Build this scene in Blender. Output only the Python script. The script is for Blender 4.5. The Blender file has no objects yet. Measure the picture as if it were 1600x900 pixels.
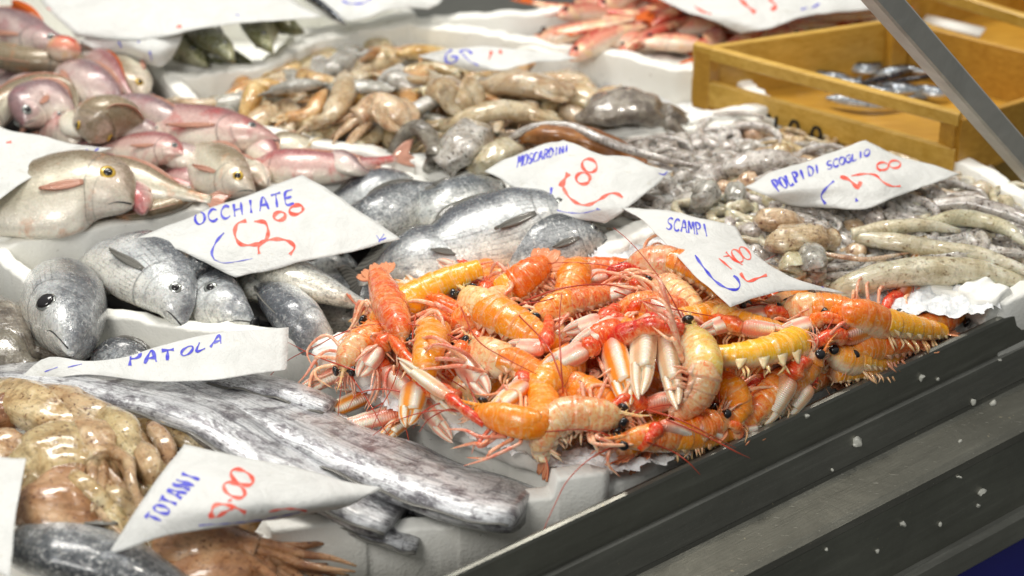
import bpy, math, random
import numpy as np
from mathutils import Vector, noise
from mathutils.bvhtree import BVHTree
R = math.radians
random.seed(7)
scene = bpy.context.scene
# ------------------------------------------------------------------ camera
CAMH, PITCH, FPX = 1.04, R(30), 3300.0
cam = bpy.data.cameras.new('camera'); camo = bpy.data.objects.new('camera', cam)
scene.collection.objects.link(camo); scene.camera = camo
camo.location = (0, 0, CAMH); camo.rotation_euler = (math.pi/2-PITCH, 0, 0)
cam.sensor_width = 36; cam.lens = FPX/1600*36; cam.clip_start = .05; cam.clip_end = 60
cam.dof.use_dof = True; cam.dof.focus_distance = 1.93; cam.dof.aperture_fstop = 3.9; cam.dof.aperture_blades = 7
CP = Vector((0, 0, CAMH))
def ray(px, py):
    x = (px-800)/FPX; y = -(py-450)/FPX
    s, c = math.sin(PITCH), math.cos(PITCH)
    return Vector((x, c + y*s, -s + y*c))
def P(px, py, z=0.0):                   # the point of the stall at height z that the photograph shows at (px, py)
    d = ray(px, py)
    return CP + d*((z-CAMH)/d.z)
# ------------------------------------------------------------------ world, lamps, exposure
w = bpy.data.worlds.new('World'); scene.world = w; w.use_nodes = True
_nt = w.node_tree; _tc = _nt.nodes.new('ShaderNodeTexCoord'); _sx = _nt.nodes.new('ShaderNodeSeparateXYZ'); _rp = _nt.nodes.new('ShaderNodeValToRGB')
_nt.links.new(_tc.outputs['Generated'], _sx.inputs[0]); _nt.links.new(_sx.outputs[2], _rp.inputs[0]); _nt.links.new(_rp.outputs[0], _nt.nodes['Background'].inputs[0])
_rp.color_ramp.elements[0].position = .05; _rp.color_ramp.elements[0].color = (.30, .30, .29, 1)      # dim hall round the stall, pale awning above
_rp.color_ramp.elements[1].position = .75; _rp.color_ramp.elements[1].color = (.95, .96, .95, 1)
_nt.nodes['Background'].inputs[1].default_value = .50
def lamp(name, loc, tgt, size, power, col):
    l = bpy.data.lights.new(name, 'AREA'); l.shape = 'RECTANGLE'; l.size = size[0]; l.size_y = size[1]
    l.energy = power; l.color = col
    o = bpy.data.objects.new(name, l); scene.collection.objects.link(o); o.location = loc
    o.rotation_euler = (Vector(tgt)-Vector(loc)).to_track_quat('-Z', 'Y').to_euler()
lamp('stall_and_fill_lamp', (-.5, 2.7, 1.9), (0, 1.9, 0), (1.0, .4), 36, (1, .965, .9))
lamp('stall_and_fill_lamp', (.75, 2.3, 1.9), (.1, 1.9, 0), (.18, .18), 13, (1, .94, .85))
lamp('stall_and_fill_lamp', (-.7, .25, 1.55), (0, 1.9, 0), (.6, .6), 22, (1, .97, .92))  # fill light added on the near side to brighten faces toward the camera
vs = scene.view_settings
scene.display_settings.display_device = 'sRGB'
vs.view_transform = 'Standard'; vs.look = 'None'; vs.gamma = 1; vs.exposure = -0.12
# ------------------------------------------------------------------ node helpers
class G:
    def __init__(s, name):
        s.m = bpy.data.materials.new(name); s.m.use_nodes = True; s.t = s.m.node_tree
        s.b = s.t.nodes['Principled BSDF']
    def n(s, typ, **kw):
        nd = s.t.nodes.new('ShaderNode'+typ)
        for k, v in kw.items():
            if k.startswith('_'): setattr(nd, k[1:], v)
        for k, v in kw.items():
            if not k.startswith('_'):
                i = nd.inputs[int(k[1:])] if k[0] == 'i' and k[1:].isdigit() else nd.inputs[k.replace('__', ' ')]
                s.put(i, v)
        return nd
    def put(s, i, v):
        if isinstance(v, bpy.types.NodeSocket): s.t.links.new(v, i)
        elif isinstance(v, tuple) and len(v) == 3 and i.type == 'RGBA': i.default_value = (*v, 1)
        else: i.default_value = v
    def set(s, **kw):
        for k, v in kw.items(): s.put(s.b.inputs[k.replace('__', ' ')], v)
    def math(s, op, a, b=0.0, c=None):
        nd = s.n('Math', _operation=op); s.put(nd.inputs[0], a); s.put(nd.inputs[1], b)
        if c is not None: s.put(nd.inputs[2], c)
        return nd.outputs[0]
    def mix(s, f, a, b, mode='MIX'):
        nd = s.n('Mix', _data_type='RGBA', _blend_type=mode)
        s.put(nd.inputs[0], f); s.put(nd.inputs[6], a); s.put(nd.inputs[7], b); return nd.outputs[2]
    def ramp(s, f, stops, interp='LINEAR'):
        nd = s.n('ValToRGB'); s.put(nd.inputs[0], f); cr = nd.color_ramp; cr.interpolation = interp
        while len(cr.elements) > 1: cr.elements.remove(cr.elements[-1])
        for k, (p, c) in enumerate(stops):
            e = cr.elements[0] if k == 0 else cr.elements.new(p)
            e.position = p; c = (c, c, c) if not isinstance(c, tuple) else c; e.color = (*c, 1)
        return nd.outputs[0]
    def noise(s, co, scale, detail=4, rough=.55, dist=0.0):
        return s.n('TexNoise', Vector=co, Scale=scale, Detail=detail, Roughness=rough, Distortion=dist).outputs[0]
    def obj(s): 
        return s.n('TexCoord').outputs['Object']
    def uv(s, sx=1, sy=1):
        u = s.n('TexCoord').outputs['UV']
        if sx == 1 and sy == 1: return u
        return s.n('Mapping', Vector=u, Scale=(sx, sy, 1)).outputs[0]
    def sepuv(s):
        x = s.n('SeparateXYZ', Vector=s.n('TexCoord').outputs['UV']); return x.outputs[0], x.outputs[1]
    def bump(s, h, st=.3, dist=.001, prev=None):
        nd = s.n('Bump', Height=h, Strength=st, Distance=dist)
        if prev is not None: s.put(nd.inputs['Normal'], prev)
        return nd.outputs[0]
    def rnd(s): return s.n('ObjectInfo').outputs['Random']
def S(r, g, b):                         # sRGB 0..255 -> linear
    f = lambda c: (c/255/12.92) if c/255 <= .04045 else ((c/255+.055)/1.055)**2.4
    return (f(r), f(g), f(b))
def wet(name, stops, scale=30, rough=.22, coat=.6, bump=.4, bscale=120, sss=.15, srad=(.02, .01, .005), speck=None, metal=0., vary=.12, stretch=None, dist=.3):
    g = G(name); co = g.obj(); rn = g.rnd()
    if stretch: cc = g.uv(*stretch)
    else: cc = co
    f = g.noise(cc, scale, 5, .6, dist)
    col = g.ramp(f, stops)
    if speck:
        sc, ss, lo, hi = speck
        sp = g.noise(co, ss, 2, .5); col = g.mix(g.ramp(sp, [(lo, 0.), (hi, 1.)]), col, sc)
    mt = g.noise(co, scale*3.1, 5, .75, 1.0); col = g.mix(g.ramp(mt, [(.38, .45), (.5, 0.)]), col, tuple(x*.45 for x in stops[0][1])); col = g.mix(g.ramp(mt, [(.56, 0.), (.68, .55)]), col, stops[-1][1])
    hs = g.n('HueSaturation', Color=col, Value=g.math('MULTIPLY_ADD', rn, vary*2, 1-vary),
             Hue=g.math('MULTIPLY_ADD', g.math('FRACT', g.math('MULTIPLY', rn, 7.3)), .03, .485))
    nz = g.noise(co, bscale, 4, .65); n2 = g.noise(co, bscale*.3, 3, .6, .8); n3 = g.noise(g.uv(5, 26), 1.0, 4, .6, .6)
    h = g.math('ADD', g.math('ADD', g.math('MULTIPLY', nz, .5), g.math('MULTIPLY', n2, 1.3)), g.math('MULTIPLY', n3, 1.2))
    rr = g.ramp(n2, [(.3, rough*.6), (.7, min(1, rough*1.7))])
    g.set(Base__Color=hs.outputs[0], Roughness=rr, Metallic=metal, Coat__Weight=coat, Coat__Roughness=.04,
          Subsurface__Weight=sss, Subsurface__Radius=srad, Subsurface__Scale=.35, Normal=g.bump(h, bump, .0016), Coat__Normal=g.bump(g.math('ADD', n2, g.math('MULTIPLY', nz, .2)), bump*.45, .0016))
    return g.m
def fishmat(name, back, flank, belly, head, lines=.5, metal=.35, rough=.27, blotch=None, along=False, gill=True, grain=1., nl=44):
    g = G(name); u, v = g.sepuv(); co = g.obj()
    big = g.noise(co, 28, 4, .6, .5)
    c = g.math('MULTIPLY_ADD', g.math('COSINE', g.math('MULTIPLY', v, 2*math.pi)), .5, .5)
    c = g.math('ADD', c, g.math('MULTIPLY_ADD', big, .36, -.18))
    col = g.ramp(c, [(.10, belly), (.38, flank), (.55, flank), (.80, back)])
    # rows of scales
    vo = g.n('TexVoronoi', Vector=g.uv(56, nl), Scale=1.0, Randomness=.9); cell = vo.outputs[0]
    rowp = g.math('ABSOLUTE', g.math('SINE', g.math('MULTIPLY', v, nl*math.pi)))
    body = g.ramp(g.math('ADD', u, g.math('MULTIPLY', g.math('SINE', g.math('MULTIPLY', v, 2*math.pi*2)), .012)), [(.215, 0.), (.245, 1.)])
    lf = g.math('MULTIPLY', g.math('MULTIPLY', g.ramp(rowp, [(.0, 1.), (.6, 0.)]), body), lines)
    sn = g.noise(g.uv(9, 26), 1.0, 3)
    lf = g.math('MULTIPLY', lf, g.ramp(sn, [(.42, .0), (.6, 1.)]))
    col = g.mix(lf, col, tuple(x*.35 for x in back))
    col = g.mix(g.math('MULTIPLY', g.ramp(u, [(.16, 1.), (.27, 0.)]), .6), col, g.mix(g.ramp(g.noise(co, 70, 5, .7, 1.), [(.35, 0.), (.65, 1.)]), head, g.ramp(c, [(.2, belly), (.8, back)])))
    gr = g.noise(co, 210, 4, .72, 1.2); col = g.mix(g.ramp(gr, [(.40, .55*grain), (.5, 0.)]), col, tuple(x*.4 for x in back)); col = g.mix(g.ramp(gr, [(.54, 0.), (.66, .6*grain)]), col, S(240,240,236))
    if gill:
        gl = g.math('ADD', u, g.math('MULTIPLY', g.math('COSINE', g.math('MULTIPLY', v, 4*math.pi)), .022))
        ln = g.ramp(g.math('ABSOLUTE', g.math('SUBTRACT', gl, .228)), [(.0, 1.), (.007, 0.)])
        col = g.mix(g.math('MULTIPLY', ln, .75), col, tuple(x*.18 for x in flank))
        ln2 = g.ramp(g.math('ABSOLUTE', g.math('SUBTRACT', gl, .165)), [(.0, .5), (.006, 0.)])
        col = g.mix(ln2, col, tuple(x*.3 for x in flank))
    if blotch:
        bc, bs, lo, hi = blotch
        bn = g.noise(g.uv(3, 8) if along else co, bs, 6, .7, .6)
        col = g.mix(g.ramp(bn, [(lo, 0.), (hi, 1.)]), col, bc)
    hs = g.n('HueSaturation', Color=col, Value=g.math('MULTIPLY_ADD', g.rnd(), .25, .88))
    fine = g.noise(co, 260, 3, .6)
    h = g.math('MULTIPLY', fine, .5)
    h = g.math('ADD', h, g.math('MULTIPLY', big, 2.5)); h = g.math('ADD', h, g.math('MULTIPLY', gr, .8))
    g.set(Base__Color=hs.outputs[0], Metallic=metal, Roughness=g.ramp(fine, [(.3, rough*.7), (.7, rough*1.5)]), Coat__Weight=.5, Coat__Roughness=.12,
          Subsurface__Weight=.05, Subsurface__Scale=.1, Normal=g.bump(h, .45, .0012))
    return g.m
# ------------------------------------------------------------------ materials
MT = {}
MT['silver'] = fishmat('silver_skin', S(98,102,108), S(212,215,215), S(248,244,232), S(208,212,213), .6, .15, .24, (S(98,102,110), 40, .54, .72), grain=.7)
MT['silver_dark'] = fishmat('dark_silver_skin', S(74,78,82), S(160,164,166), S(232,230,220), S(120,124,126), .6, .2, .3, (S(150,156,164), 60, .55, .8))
MT['silver_pale'] = fishmat('pale_silver_skin', S(108,114,118), S(214,216,212), S(246,240,224), S(222,222,216), .45, .2, .25, (S(196,180,150), 40, .6, .8))
MT['bream'] = fishmat('pink_skin', S(156,98,98), S(210,174,166), S(242,230,212), S(186,124,120), .12, .1, .28, (S(192,70,66), 30, .53, .74), nl=70, grain=.22)
MT['bream_pale'] = fishmat('pale_pink_skin', S(140,124,98), S(216,208,186), S(248,240,224), S(222,200,186), .14, .15, .28, (S(226,140,84), 26, .56, .78), nl=70, grain=.22)
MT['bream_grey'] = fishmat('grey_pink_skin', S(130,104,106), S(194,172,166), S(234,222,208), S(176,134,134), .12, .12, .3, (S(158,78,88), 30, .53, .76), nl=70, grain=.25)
MT['green'] = fishmat('green_skin', S(84,88,52), S(190,190,146), S(232,228,196), S(160,160,110), .2, .25, .3, (S(80,84,50), 22, .55, .75))
MT['mullet'] = fishmat('mullet_skin', S(196,70,48), S(232,150,124), S(250,232,210), S(216,104,76), .1, .1, .3, (S(240,206,160), 60, .50, .66), nl=70, grain=.2)
MT['anchovy'] = fishmat('anchovy_skin', S(40,46,58), S(170,180,190), S(228,230,230), S(120,128,136), .1, .5, .2)
def patola_mat():
    g = G('scabbard_skin'); u, v = g.sepuv(); co = g.obj()
    st = g.noise(g.uv(4, 70), 1, 6, .66, .8); sc = g.noise(g.uv(26, 150), 1, 5, .7, 1.6)
    bl = g.noise(g.uv(9, 5), 1, 7, .72, .8); pa = g.noise(g.uv(22, 14), 1, 6, .75, .5)
    col = g.ramp(st, [(.28, S(92,90,98)), (.38, S(168,170,174)), (.5, S(218,220,222)), (.68, S(240,240,240))])
    col = g.mix(g.ramp(pa, [(.51, 0.), (.58, .75)]), col, S(104,98,104))
    col = g.mix(g.ramp(g.math('ADD', bl, g.math('MULTIPLY', g.math('SUBTRACT', .5, u), .12)), [(.53, 0.), (.62, .8)]), col, S(70,64,72))
    cr = g.noise(co, 260, 4, .8); col = g.mix(g.ramp(cr, [(.38, .35), (.46, 0.)]), col, S(70,66,74)); col = g.mix(g.ramp(cr, [(.56, 0.), (.64, .35)]), col, S(236,236,238))
    col = g.mix(g.ramp(sc, [(.57, 0.), (.64, .95)]), col, S(240,240,244))
    h = g.math('ADD', g.math('MULTIPLY', st, .5), g.math('MULTIPLY', sc, .6))
    g.set(Base__Color=col, Metallic=.45, Roughness=g.ramp(sc, [(.3, .20), (.7, .45)]), Coat__Weight=.5, Coat__Roughness=.12, Normal=g.bump(g.math('ADD', h, g.math('MULTIPLY', cr, .35)), .5, .0014))
    return g.m
MT['patola'] = patola_mat()
def fin(name, c1, c2, a=1.0):
    g = G(name); u, v = g.sepuv()
    rays = g.math('ABSOLUTE', g.math('SINE', g.math('MULTIPLY', v, 36)))
    col = g.mix(rays, c1, c2)
    g.set(Base__Color=col, Roughness=.35, Coat__Weight=.4, Normal=g.bump(rays, .5, .001), Transmission__Weight=1-a, IOR=1.1); return g.m
MT['fin_grey'] = fin('grey_fin', S(92,90,88), S(150,148,140), .8)
MT['fin_dark'] = fin('dark_fin', S(48,48,52), S(92,92,94))
MT['fin_pink'] = fin('pink_fin', S(200,130,106), S(226,178,156), .8)
MT['fin_orange'] = fin('orange_fin', S(196,70,20), S(232,120,50), .9)
MT['tailfan'] = fin('tail_fan_shell', S(222,112,84), S(240,176,130))
def plain(name, col, rough=.4, coat=0., metal=0., **k):
    g = G(name); g.set(Base__Color=col, Roughness=rough, Coat__Weight=coat, Metallic=metal, **k); return g.m
MT['black'] = plain('black_eye', (.008, .006, .007), .2, .5)
MT['iris_gold'] = plain('gold_iris', S(206,168,60), .25, .8, .3)
MT['iris_silver'] = plain('silver_iris', S(150,154,150), .25, .8, .5)
MT['mouth'] = plain('mouth_dark', (.012, .012, .014), .35)
def inkmat(name, c, pale):
    g = G(name); co = g.obj(); nz = g.noise(co, 260, 4, .7); n2 = g.noise(co, 60, 3)
    g.set(Base__Color=g.mix(g.ramp(g.math('ADD', g.math('MULTIPLY', nz, .5), g.math('MULTIPLY', n2, .5)), [(.40, 0.), (.60, .75)]), c, pale), Roughness=.6); return g.m
MT['blue_ink'] = inkmat('blue_ink', S(44,46,196), S(120,124,214))
MT['red_ink'] = inkmat('red_ink', S(240,66,44), S(240,140,122))
MT['black_ink'] = plain('black_ink', (.02, .02, .02), .6)
MT['antenna'] = plain('antenna_red', S(186,62,34), .35, .4)
# langoustine shells: v = 0 along the back, .5 along the belly
def shell(name, back, side, belly, red, amt=.5, bscale=320, sss=.35):
    g = G(name); u, v = g.sepuv(); co = g.obj(); rn = g.rnd()
    c = g.math('MULTIPLY_ADD', g.math('COSINE', g.math('MULTIPLY', v, 2*math.pi)), .5, .5)
    nz = g.noise(co, 55, 5, .6, .6); fine = g.noise(co, bscale, 3, .7); big = g.noise(co, 22, 3, .5, .3)
    c = g.math('ADD', c, g.math('MULTIPLY_ADD', nz, .5, -.25))
    col = g.ramp(c, [(.12, belly), (.38, side), (.75, back)])
    col = g.mix(g.math('MULTIPLY', g.ramp(big, [(.50, 0.), (.68, 1.)]), amt), col, red)
    mo = g.noise(co, 150, 5, .75, 1.2); col = g.mix(g.math('MULTIPLY', g.ramp(mo, [(.50, 0.), (.62, 1.)]), amt), col, red); col = g.mix(g.ramp(mo, [(.36, .6), (.46, 0.)]), col, belly)
    f6 = g.math('FRACT', g.math('MULTIPLY', u, 6.0)); col = g.mix(g.ramp(f6, [(.0, .55), (.06, .0), (.86, 0.), (.94, .5), (1., .2)]), col, g.mix(.5, red, belly))
    st = g.noise(g.uv(50, 5), 1.0, 4, .7, .5); col = g.mix(g.ramp(st, [(.52, 0.), (.64, .4)]), col, belly)
    col = g.mix(g.math('MULTIPLY', g.ramp(fine, [(.62, 0.), (.72, 1.)]), .35), col, red)
    hs = g.n('HueSaturation', Color=col, Value=g.math('MULTIPLY_ADD', rn, .24, .88), Hue=g.math('MULTIPLY_ADD', rn, .022, .489))
    h = g.math('ADD', g.math('MULTIPLY', fine, .6), nz)
    g.set(Base__Color=g.n('HueSaturation', Color=hs.outputs[0], Saturation=1.08, Value=1.04).outputs[0], Roughness=g.ramp(fine, [(.3, .18), (.7, .42)]), Coat__Weight=.45, Coat__Roughness=.1, Subsurface__Weight=sss,
          Subsurface__Radius=(.02, .007, .003), Subsurface__Scale=.35, Normal=g.bump(h, .55, .0012)); return g.m
MT['sh_tail'] = shell('amber_shell', S(242,156,48), S(246,182,92), S(250,232,200), S(236,104,50), .3)
MT['sh_tail_y'] = shell('yellow_shell', S(246,168,32), S(246,182,66), S(248,232,200), S(240,136,50), .3)
MT['sh_tail_o'] = shell('orange_shell', S(238,130,40), S(244,164,84), S(248,218,180), S(222,78,34), .45)
MT['sh_car'] = shell('carapace_shell', S(240,150,84), S(246,196,140), S(248,224,190), S(228,86,52), .9)
MT['sh_car_p'] = shell('pale_carapace_shell', S(232,190,140), S(232,208,164), S(246,232,204), S(232,116,70), .8)
MT['sh_car_y'] = shell('yellow_carapace_shell', S(228,196,110), S(222,206,144), S(240,234,208), S(232,140,70), .6)
MT['leg'] = shell('leg_shell', S(244,186,156), S(244,200,168), S(250,226,200), S(232,96,60), .7, sss=.2)
MT['red'] = shell('red_joint_shell', S(230,86,40), S(240,134,76), S(248,206,166), S(208,46,24), .8, 420)
def clawmat(name, edge, chan, tipred):
    g = G(name); u, v = g.sepuv(); co = g.obj()
    c = g.math('ABSOLUTE', g.math('SINE', g.math('MULTIPLY', g.math('ADD', v, .0), 2*math.pi)))
    c = g.math('ABSOLUTE', g.math('SINE', g.math('MULTIPLY', v, 4*math.pi)))   # ridges at the four corners
    nz = g.noise(co, 90, 4, .6)
    f = g.math('ADD', c, g.math('MULTIPLY_ADD', nz, .3, -.15))
    col = g.ramp(f, [(.25, chan), (.6, edge), (.9, S(252,240,222))])
    col = g.mix(g.math('MULTIPLY', g.ramp(g.math('ADD', u, g.math('MULTIPLY', nz, .4)), [(.2, 1.), (.55, 0.)]), .7), col, tipred)
    row = g.math('SINE', g.math('MULTIPLY', u, 190))
    h = g.math('ADD', g.math('MULTIPLY', g.math('MULTIPLY', row, c), .5), nz)
    g.set(Base__Color=col, Roughness=.3, Coat__Weight=.4, Coat__Roughness=.12, Subsurface__Weight=.3, Subsurface__Radius=(.015, .006, .003), Subsurface__Scale=.3, Normal=g.bump(h, .6, .0012)); return g.m
MT['claw_pink'] = clawmat('pink_claw_shell', S(246,216,190), S(232,160,138), S(236,110,70))
MT['claw_amber'] = clawmat('amber_claw_shell', S(248,218,176), S(240,150,44), S(236,84,36))
MT['claw_pale'] = clawmat('pale_claw_shell', S(246,230,200), S(226,186,146), S(238,150,100))
MT['totano'] = wet('brown_squid_skin', [(.28, S(140,104,64)), (.42, S(184,150,104)), (.56, S(208,182,138)), (.72, S(232,218,186))], 26, .2, .8, .9, 90, .25, speck=(S(96,56,34), 300, .60, .70))
MT['totano_red'] = wet('russet_squid_skin', [(.3, S(136,92,52)), (.5, S(182,138,90)), (.7, S(216,182,136))], 24, .16, .9, .9, 70, .25, speck=(S(90,40,24), 300, .62, .72))
MT['squid'] = wet('beige_squid_skin', [(.28, S(150,110,70)), (.42, S(192,164,122)), (.58, S(214,196,162)), (.74, S(230,220,200))], 40, .22, .7, .5, 80, .3, speck=(S(120,84,56), 260, .62, .74), vary=.16)
MT['squid_amber'] = wet('amber_squid_skin', [(.28, S(140,88,36)), (.45, S(190,142,80)), (.62, S(212,178,124)), (.76, S(226,206,170))], 40, .22, .7, .5, 80, .3, speck=(S(110,64,36), 260, .62, .74), vary=.16)
MT['squid_grey'] = wet('grey_squid_skin', [(.28, S(120,112,100)), (.45, S(170,166,156)), (.62, S(200,198,190)), (.76, S(222,222,218))], 40, .2, .7, .5, 80, .25, speck=(S(84,74,70), 260, .60, .72), vary=.16)
MT['octo'] = wet('grey_octopus_skin', [(.26, S(120,106,96)), (.40, S(168,158,148)), (.55, S(202,196,188)), (.72, S(238,235,230))], 60, .14, 1., .6, 150, .2, speck=(S(76,62,52), 240, .56, .70), vary=.15)
MT['octo_b'] = wet('brown_octopus_skin', [(.26, S(132,94,60)), (.42, S(186,154,116)), (.58, S(214,192,158)), (.74, S(236,224,204))], 60, .14, 1., .6, 150, .2, speck=(S(96,54,34), 240, .58, .72), vary=.15)
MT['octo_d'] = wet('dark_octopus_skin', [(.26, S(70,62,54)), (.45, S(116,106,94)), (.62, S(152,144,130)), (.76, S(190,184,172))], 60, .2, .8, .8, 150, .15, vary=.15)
MT['octo_w'] = wet('white_arm_skin', [(.26, S(168,150,116)), (.42, S(202,190,158)), (.58, S(218,210,184)), (.74, S(240,236,222))], 36, .16, 1., .5, 150, .3, speck=(S(140,118,88), 200, .60, .72), vary=.06)
MT['brown_slab'] = wet('brown_liver_skin', [(.3, S(120,66,28)), (.55, S(156,94,44)), (.75, S(186,130,80))], 30, .3, .5, .3, 40, .25)
def foam():
    g = G('polystyrene'); co = g.obj()
    vo = g.n('TexVoronoi', Vector=co, Scale=330.0); nz = g.noise(co, 70, 5, .65); st = g.noise(co, 9, 4, .6)
    col = g.mix(g.ramp(st, [(.45, 0.), (.75, .45)]), S(246,246,240), S(226,222,208))
    col = g.mix(g.ramp(g.noise(co, 160, 3), [(.69, 0.), (.75, .6)]), col, S(120,108,88))
    h = g.math('ADD', vo.outputs[0], g.math('MULTIPLY', nz, 1.4))
    g.set(Base__Color=col, Roughness=.5, Subsurface__Weight=.15, Subsurface__Radius=(.01, .01, .01), Subsurface__Scale=.4, Normal=g.bump(h, .25, .0012)); return g.m
MT['foam'] = foam()
def ice():
    g = G('crushed_ice'); co = g.obj()
    vo = g.n('TexVoronoi', Vector=co, Scale=170.0); nz = g.noise(co, 240, 5, .7)
    g.set(Base__Color=g.mix(vo.outputs[0], (.95, .96, .97), (.86, .89, .91)), Roughness=.25, Subsurface__Weight=.15, Subsurface__Radius=(.01, .012, .014), Subsurface__Scale=.4,
          Normal=g.bump(g.math('ADD', vo.outputs[0], nz), .7, .003)); return g.m
MT['ice'] = ice()
def paper():
    g = G('wet_paper'); co = g.obj()
    nz = g.noise(co, 22, 6, .7, 1.2); fb = g.noise(co, 350, 4, .7)
    col = g.mix(g.ramp(nz, [(.35, 0.), (.7, .6)]), S(226,227,224), S(208,210,206))
    st = g.noise(co, 45, 5, .7); col = g.mix(g.ramp(st, [(.64, 0.), (.74, .5)]), col, S(184,178,152)); col = g.mix(g.ramp(g.noise(co, 11, 5, .6, 1.5), [(.49, 0.), (.5, .14), (.51, 0.), (.58, .12)]), col, S(150,152,146))
    g.set(Base__Color=col, Roughness=.55, Subsurface__Weight=.2, Subsurface__Radius=(.006, .006, .006), Subsurface__Scale=.5,
          Normal=g.bump(g.math('ADD', g.math('MULTIPLY', fb, .25), g.math('MULTIPLY', nz, 4)), .4, .003)); return g.m
MT['paper'] = paper()
def steel(name='brushed_steel', base=S(148,148,140), r=.30, sk=.35):
    g = G(name); co = g.obj(); c = g.n('Mapping', Vector=co, Rotation=(0, 0, ANG)).outputs[0]
    st = g.noise(g.n('Mapping', Vector=c, Scale=(2, 60, 60)).outputs[0], 12, 5, .7); sm = g.noise(co, 11, 5, .65, .4); dp = g.noise(co, 130, 3)
    col = g.mix(g.ramp(sm, [(.4, 0.), (.7, .6)]), base, tuple(x*.6 for x in base))
    col = g.mix(g.ramp(dp, [(.71, 0.), (.75, .5)]), col, S(190,180,150))
    s2 = g.noise(g.n('Mapping', Vector=c, Scale=(1.2, 14, 14)).outputs[0], 6, 6, .7, .3); col = g.mix(g.ramp(s2, [(.35, .7*sk), (.5, 0.)]), col, tuple(x*.45 for x in base)); col = g.mix(g.ramp(s2, [(.55, 0.), (.68, .7*sk)]), col, tuple(min(.9, x*1.7) for x in base))
    sc = g.noise(g.n('Mapping', Vector=co, Rotation=(.4, .2, .9), Scale=(3, 160, 160)).outputs[0], 5, 2); col = g.mix(g.ramp(sc, [(.70, 0.), (.72, .4)]), col, S(200,200,190))
    rr = g.math('ADD', g.math('ADD', g.math('MULTIPLY', sm, .35), g.math('MULTIPLY', s2, .25)), r-.2)
    g.set(Base__Color=col, Metallic=.92, Roughness=rr, Normal=g.bump(g.math('ADD', st, g.math('MULTIPLY', sm, 3)), .12, .002)); return g.m
_a = P(700, 900) ; _b = P(1600, 478); ANG = -math.atan2(_b.y-_a.y, _b.x-_a.x)
MT['steel'] = steel(); MT['steel_ledge'] = steel('dark_ledge_steel', S(112,112,104), .34, .3); MT['steel_pole'] = steel('pole_steel', S(196,196,190), .5, .1); MT['steel_pole'].node_tree.nodes['Principled BSDF'].inputs['Metallic'].default_value = .55  # the ledge gets a darker steel base than the lip
def wood(name, c1, c2):
    g = G(name); co = g.obj(); c = g.n('Mapping', Vector=co, Rotation=(0, 0, .5), Scale=(4, 40, 40)).outputs[0]
    nz = g.noise(c, 4, 5, .65, .5); big = g.noise(co, 9, 3)
    col = g.ramp(nz, [(.3, c1), (.7, c2)]); col = g.mix(g.ramp(big, [(.4, 0.), (.75, .5)]), col, tuple(x*.55 for x in c1))
    g.set(Base__Color=col, Roughness=.45, Coat__Weight=.25, Coat__Roughness=.3, Normal=g.bump(nz, .3, .001)); return g.m
MT['wood'] = wood('yellow_wood', S(196,150,50), S(226,186,92))
MT['wood_dark'] = wood('amber_wood', S(178,128,36), S(208,160,62))
def matte(name, c1, c2, sc, rough=.8):
    g = G(name); co = g.obj(); nz = g.noise(co, sc, 5, .6); g.set(Base__Color=g.mix(nz, c1, c2), Roughness=rough, Normal=g.bump(nz, .3, .002)); return g.m
MT['ground'] = matte('dark_paving', S(88,92,88), S(120,122,116), 12)
MT['blue'] = matte('blue_cloth', S(14,18,120), S(20,24,140), 8, .6)
MT['fleck'] = plain('ice_fleck', S(200,200,190), .3)
# ------------------------------------------------------------------ mesh builder
class MB:
    def __init__(s): s.v = []; s.f = []; s.uv = []
    def add(s, verts, faces, uvs):
        k = len(s.v); s.v += [tuple(map(float, a)) for a in verts]
        s.f += [tuple(i+k for i in f) for f in faces]; s.uv += uvs
def link(o): scene.collection.objects.link(o); return o
def mkmesh(name, mb, mat, origin=Vector((0, 0, 0)), smooth=True):
    me = bpy.data.meshes.new(name); ox, oy, oz = origin
    me.from_pydata([(a-ox, b-oy, c-oz) for a, b, c in mb.v], [], mb.f)
    uvl = me.uv_layers.new(name='UVMap'); flat = np.array([c for f in mb.uv for c in f], dtype=np.float32).ravel()
    uvl.data.foreach_set('uv', flat)
    if smooth: me.polygons.foreach_set('use_smooth', [True]*len(me.polygons))
    me.materials.append(MT[mat] if isinstance(mat, str) else mat); me.update()
    return me
class Thing:
    def __init__(s, name, label, cat, group=None, kind=None):
        s.name, s.label, s.cat, s.group, s.kind = name, label, cat, group, kind; s.parts = []
    def part(s, name, mb, mat, parent=None, label=None, smooth=True):
        s.parts.append((name, mb, mat, parent, label, smooth)); return len(s.parts)-1
    def build(s, single=False):
        A = np.array([v for p in s.parts for v in p[1].v]); lo, hi = A.min(0), A.max(0)
        org = Vector(((lo[0]+hi[0])/2, (lo[1]+hi[1])/2, lo[2]))
        if single or len(s.parts) == 1 and s.parts[0][0] == s.name:
            n, mb, mat, _, _, sm = s.parts[0]
            root = bpy.data.objects.new(s.name, mkmesh(s.name, mb, mat, org, sm))
        else: root = bpy.data.objects.new(s.name, None); root.empty_display_size = .02
        root.location = org; link(root)
        if s.label: root['label'] = s.label
        if s.cat: root['category'] = s.cat
        if s.group: root['group'] = s.group
        if s.kind: root['kind'] = s.kind
        if root.type == 'EMPTY':
            obs = []
            for n, mb, mat, par, lab, sm in s.parts:
                o = bpy.data.objects.new(n, mkmesh(n, mb, mat, org, sm)); link(o)
                o.parent = root if par is None else obs[par]
                if lab: o['label'] = lab
                obs.append(o)
        s.root = root; return root
def one(name, label, cat, mb, mat, group=None, kind=None, smooth=True):
    t = Thing(name, label, cat, group, kind); t.part(name, mb, mat, smooth=smooth); return t.build()
def struct(name, mb, mat, smooth=False):
    return one(name, None, None, mb, mat, kind='structure', smooth=smooth)
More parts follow.
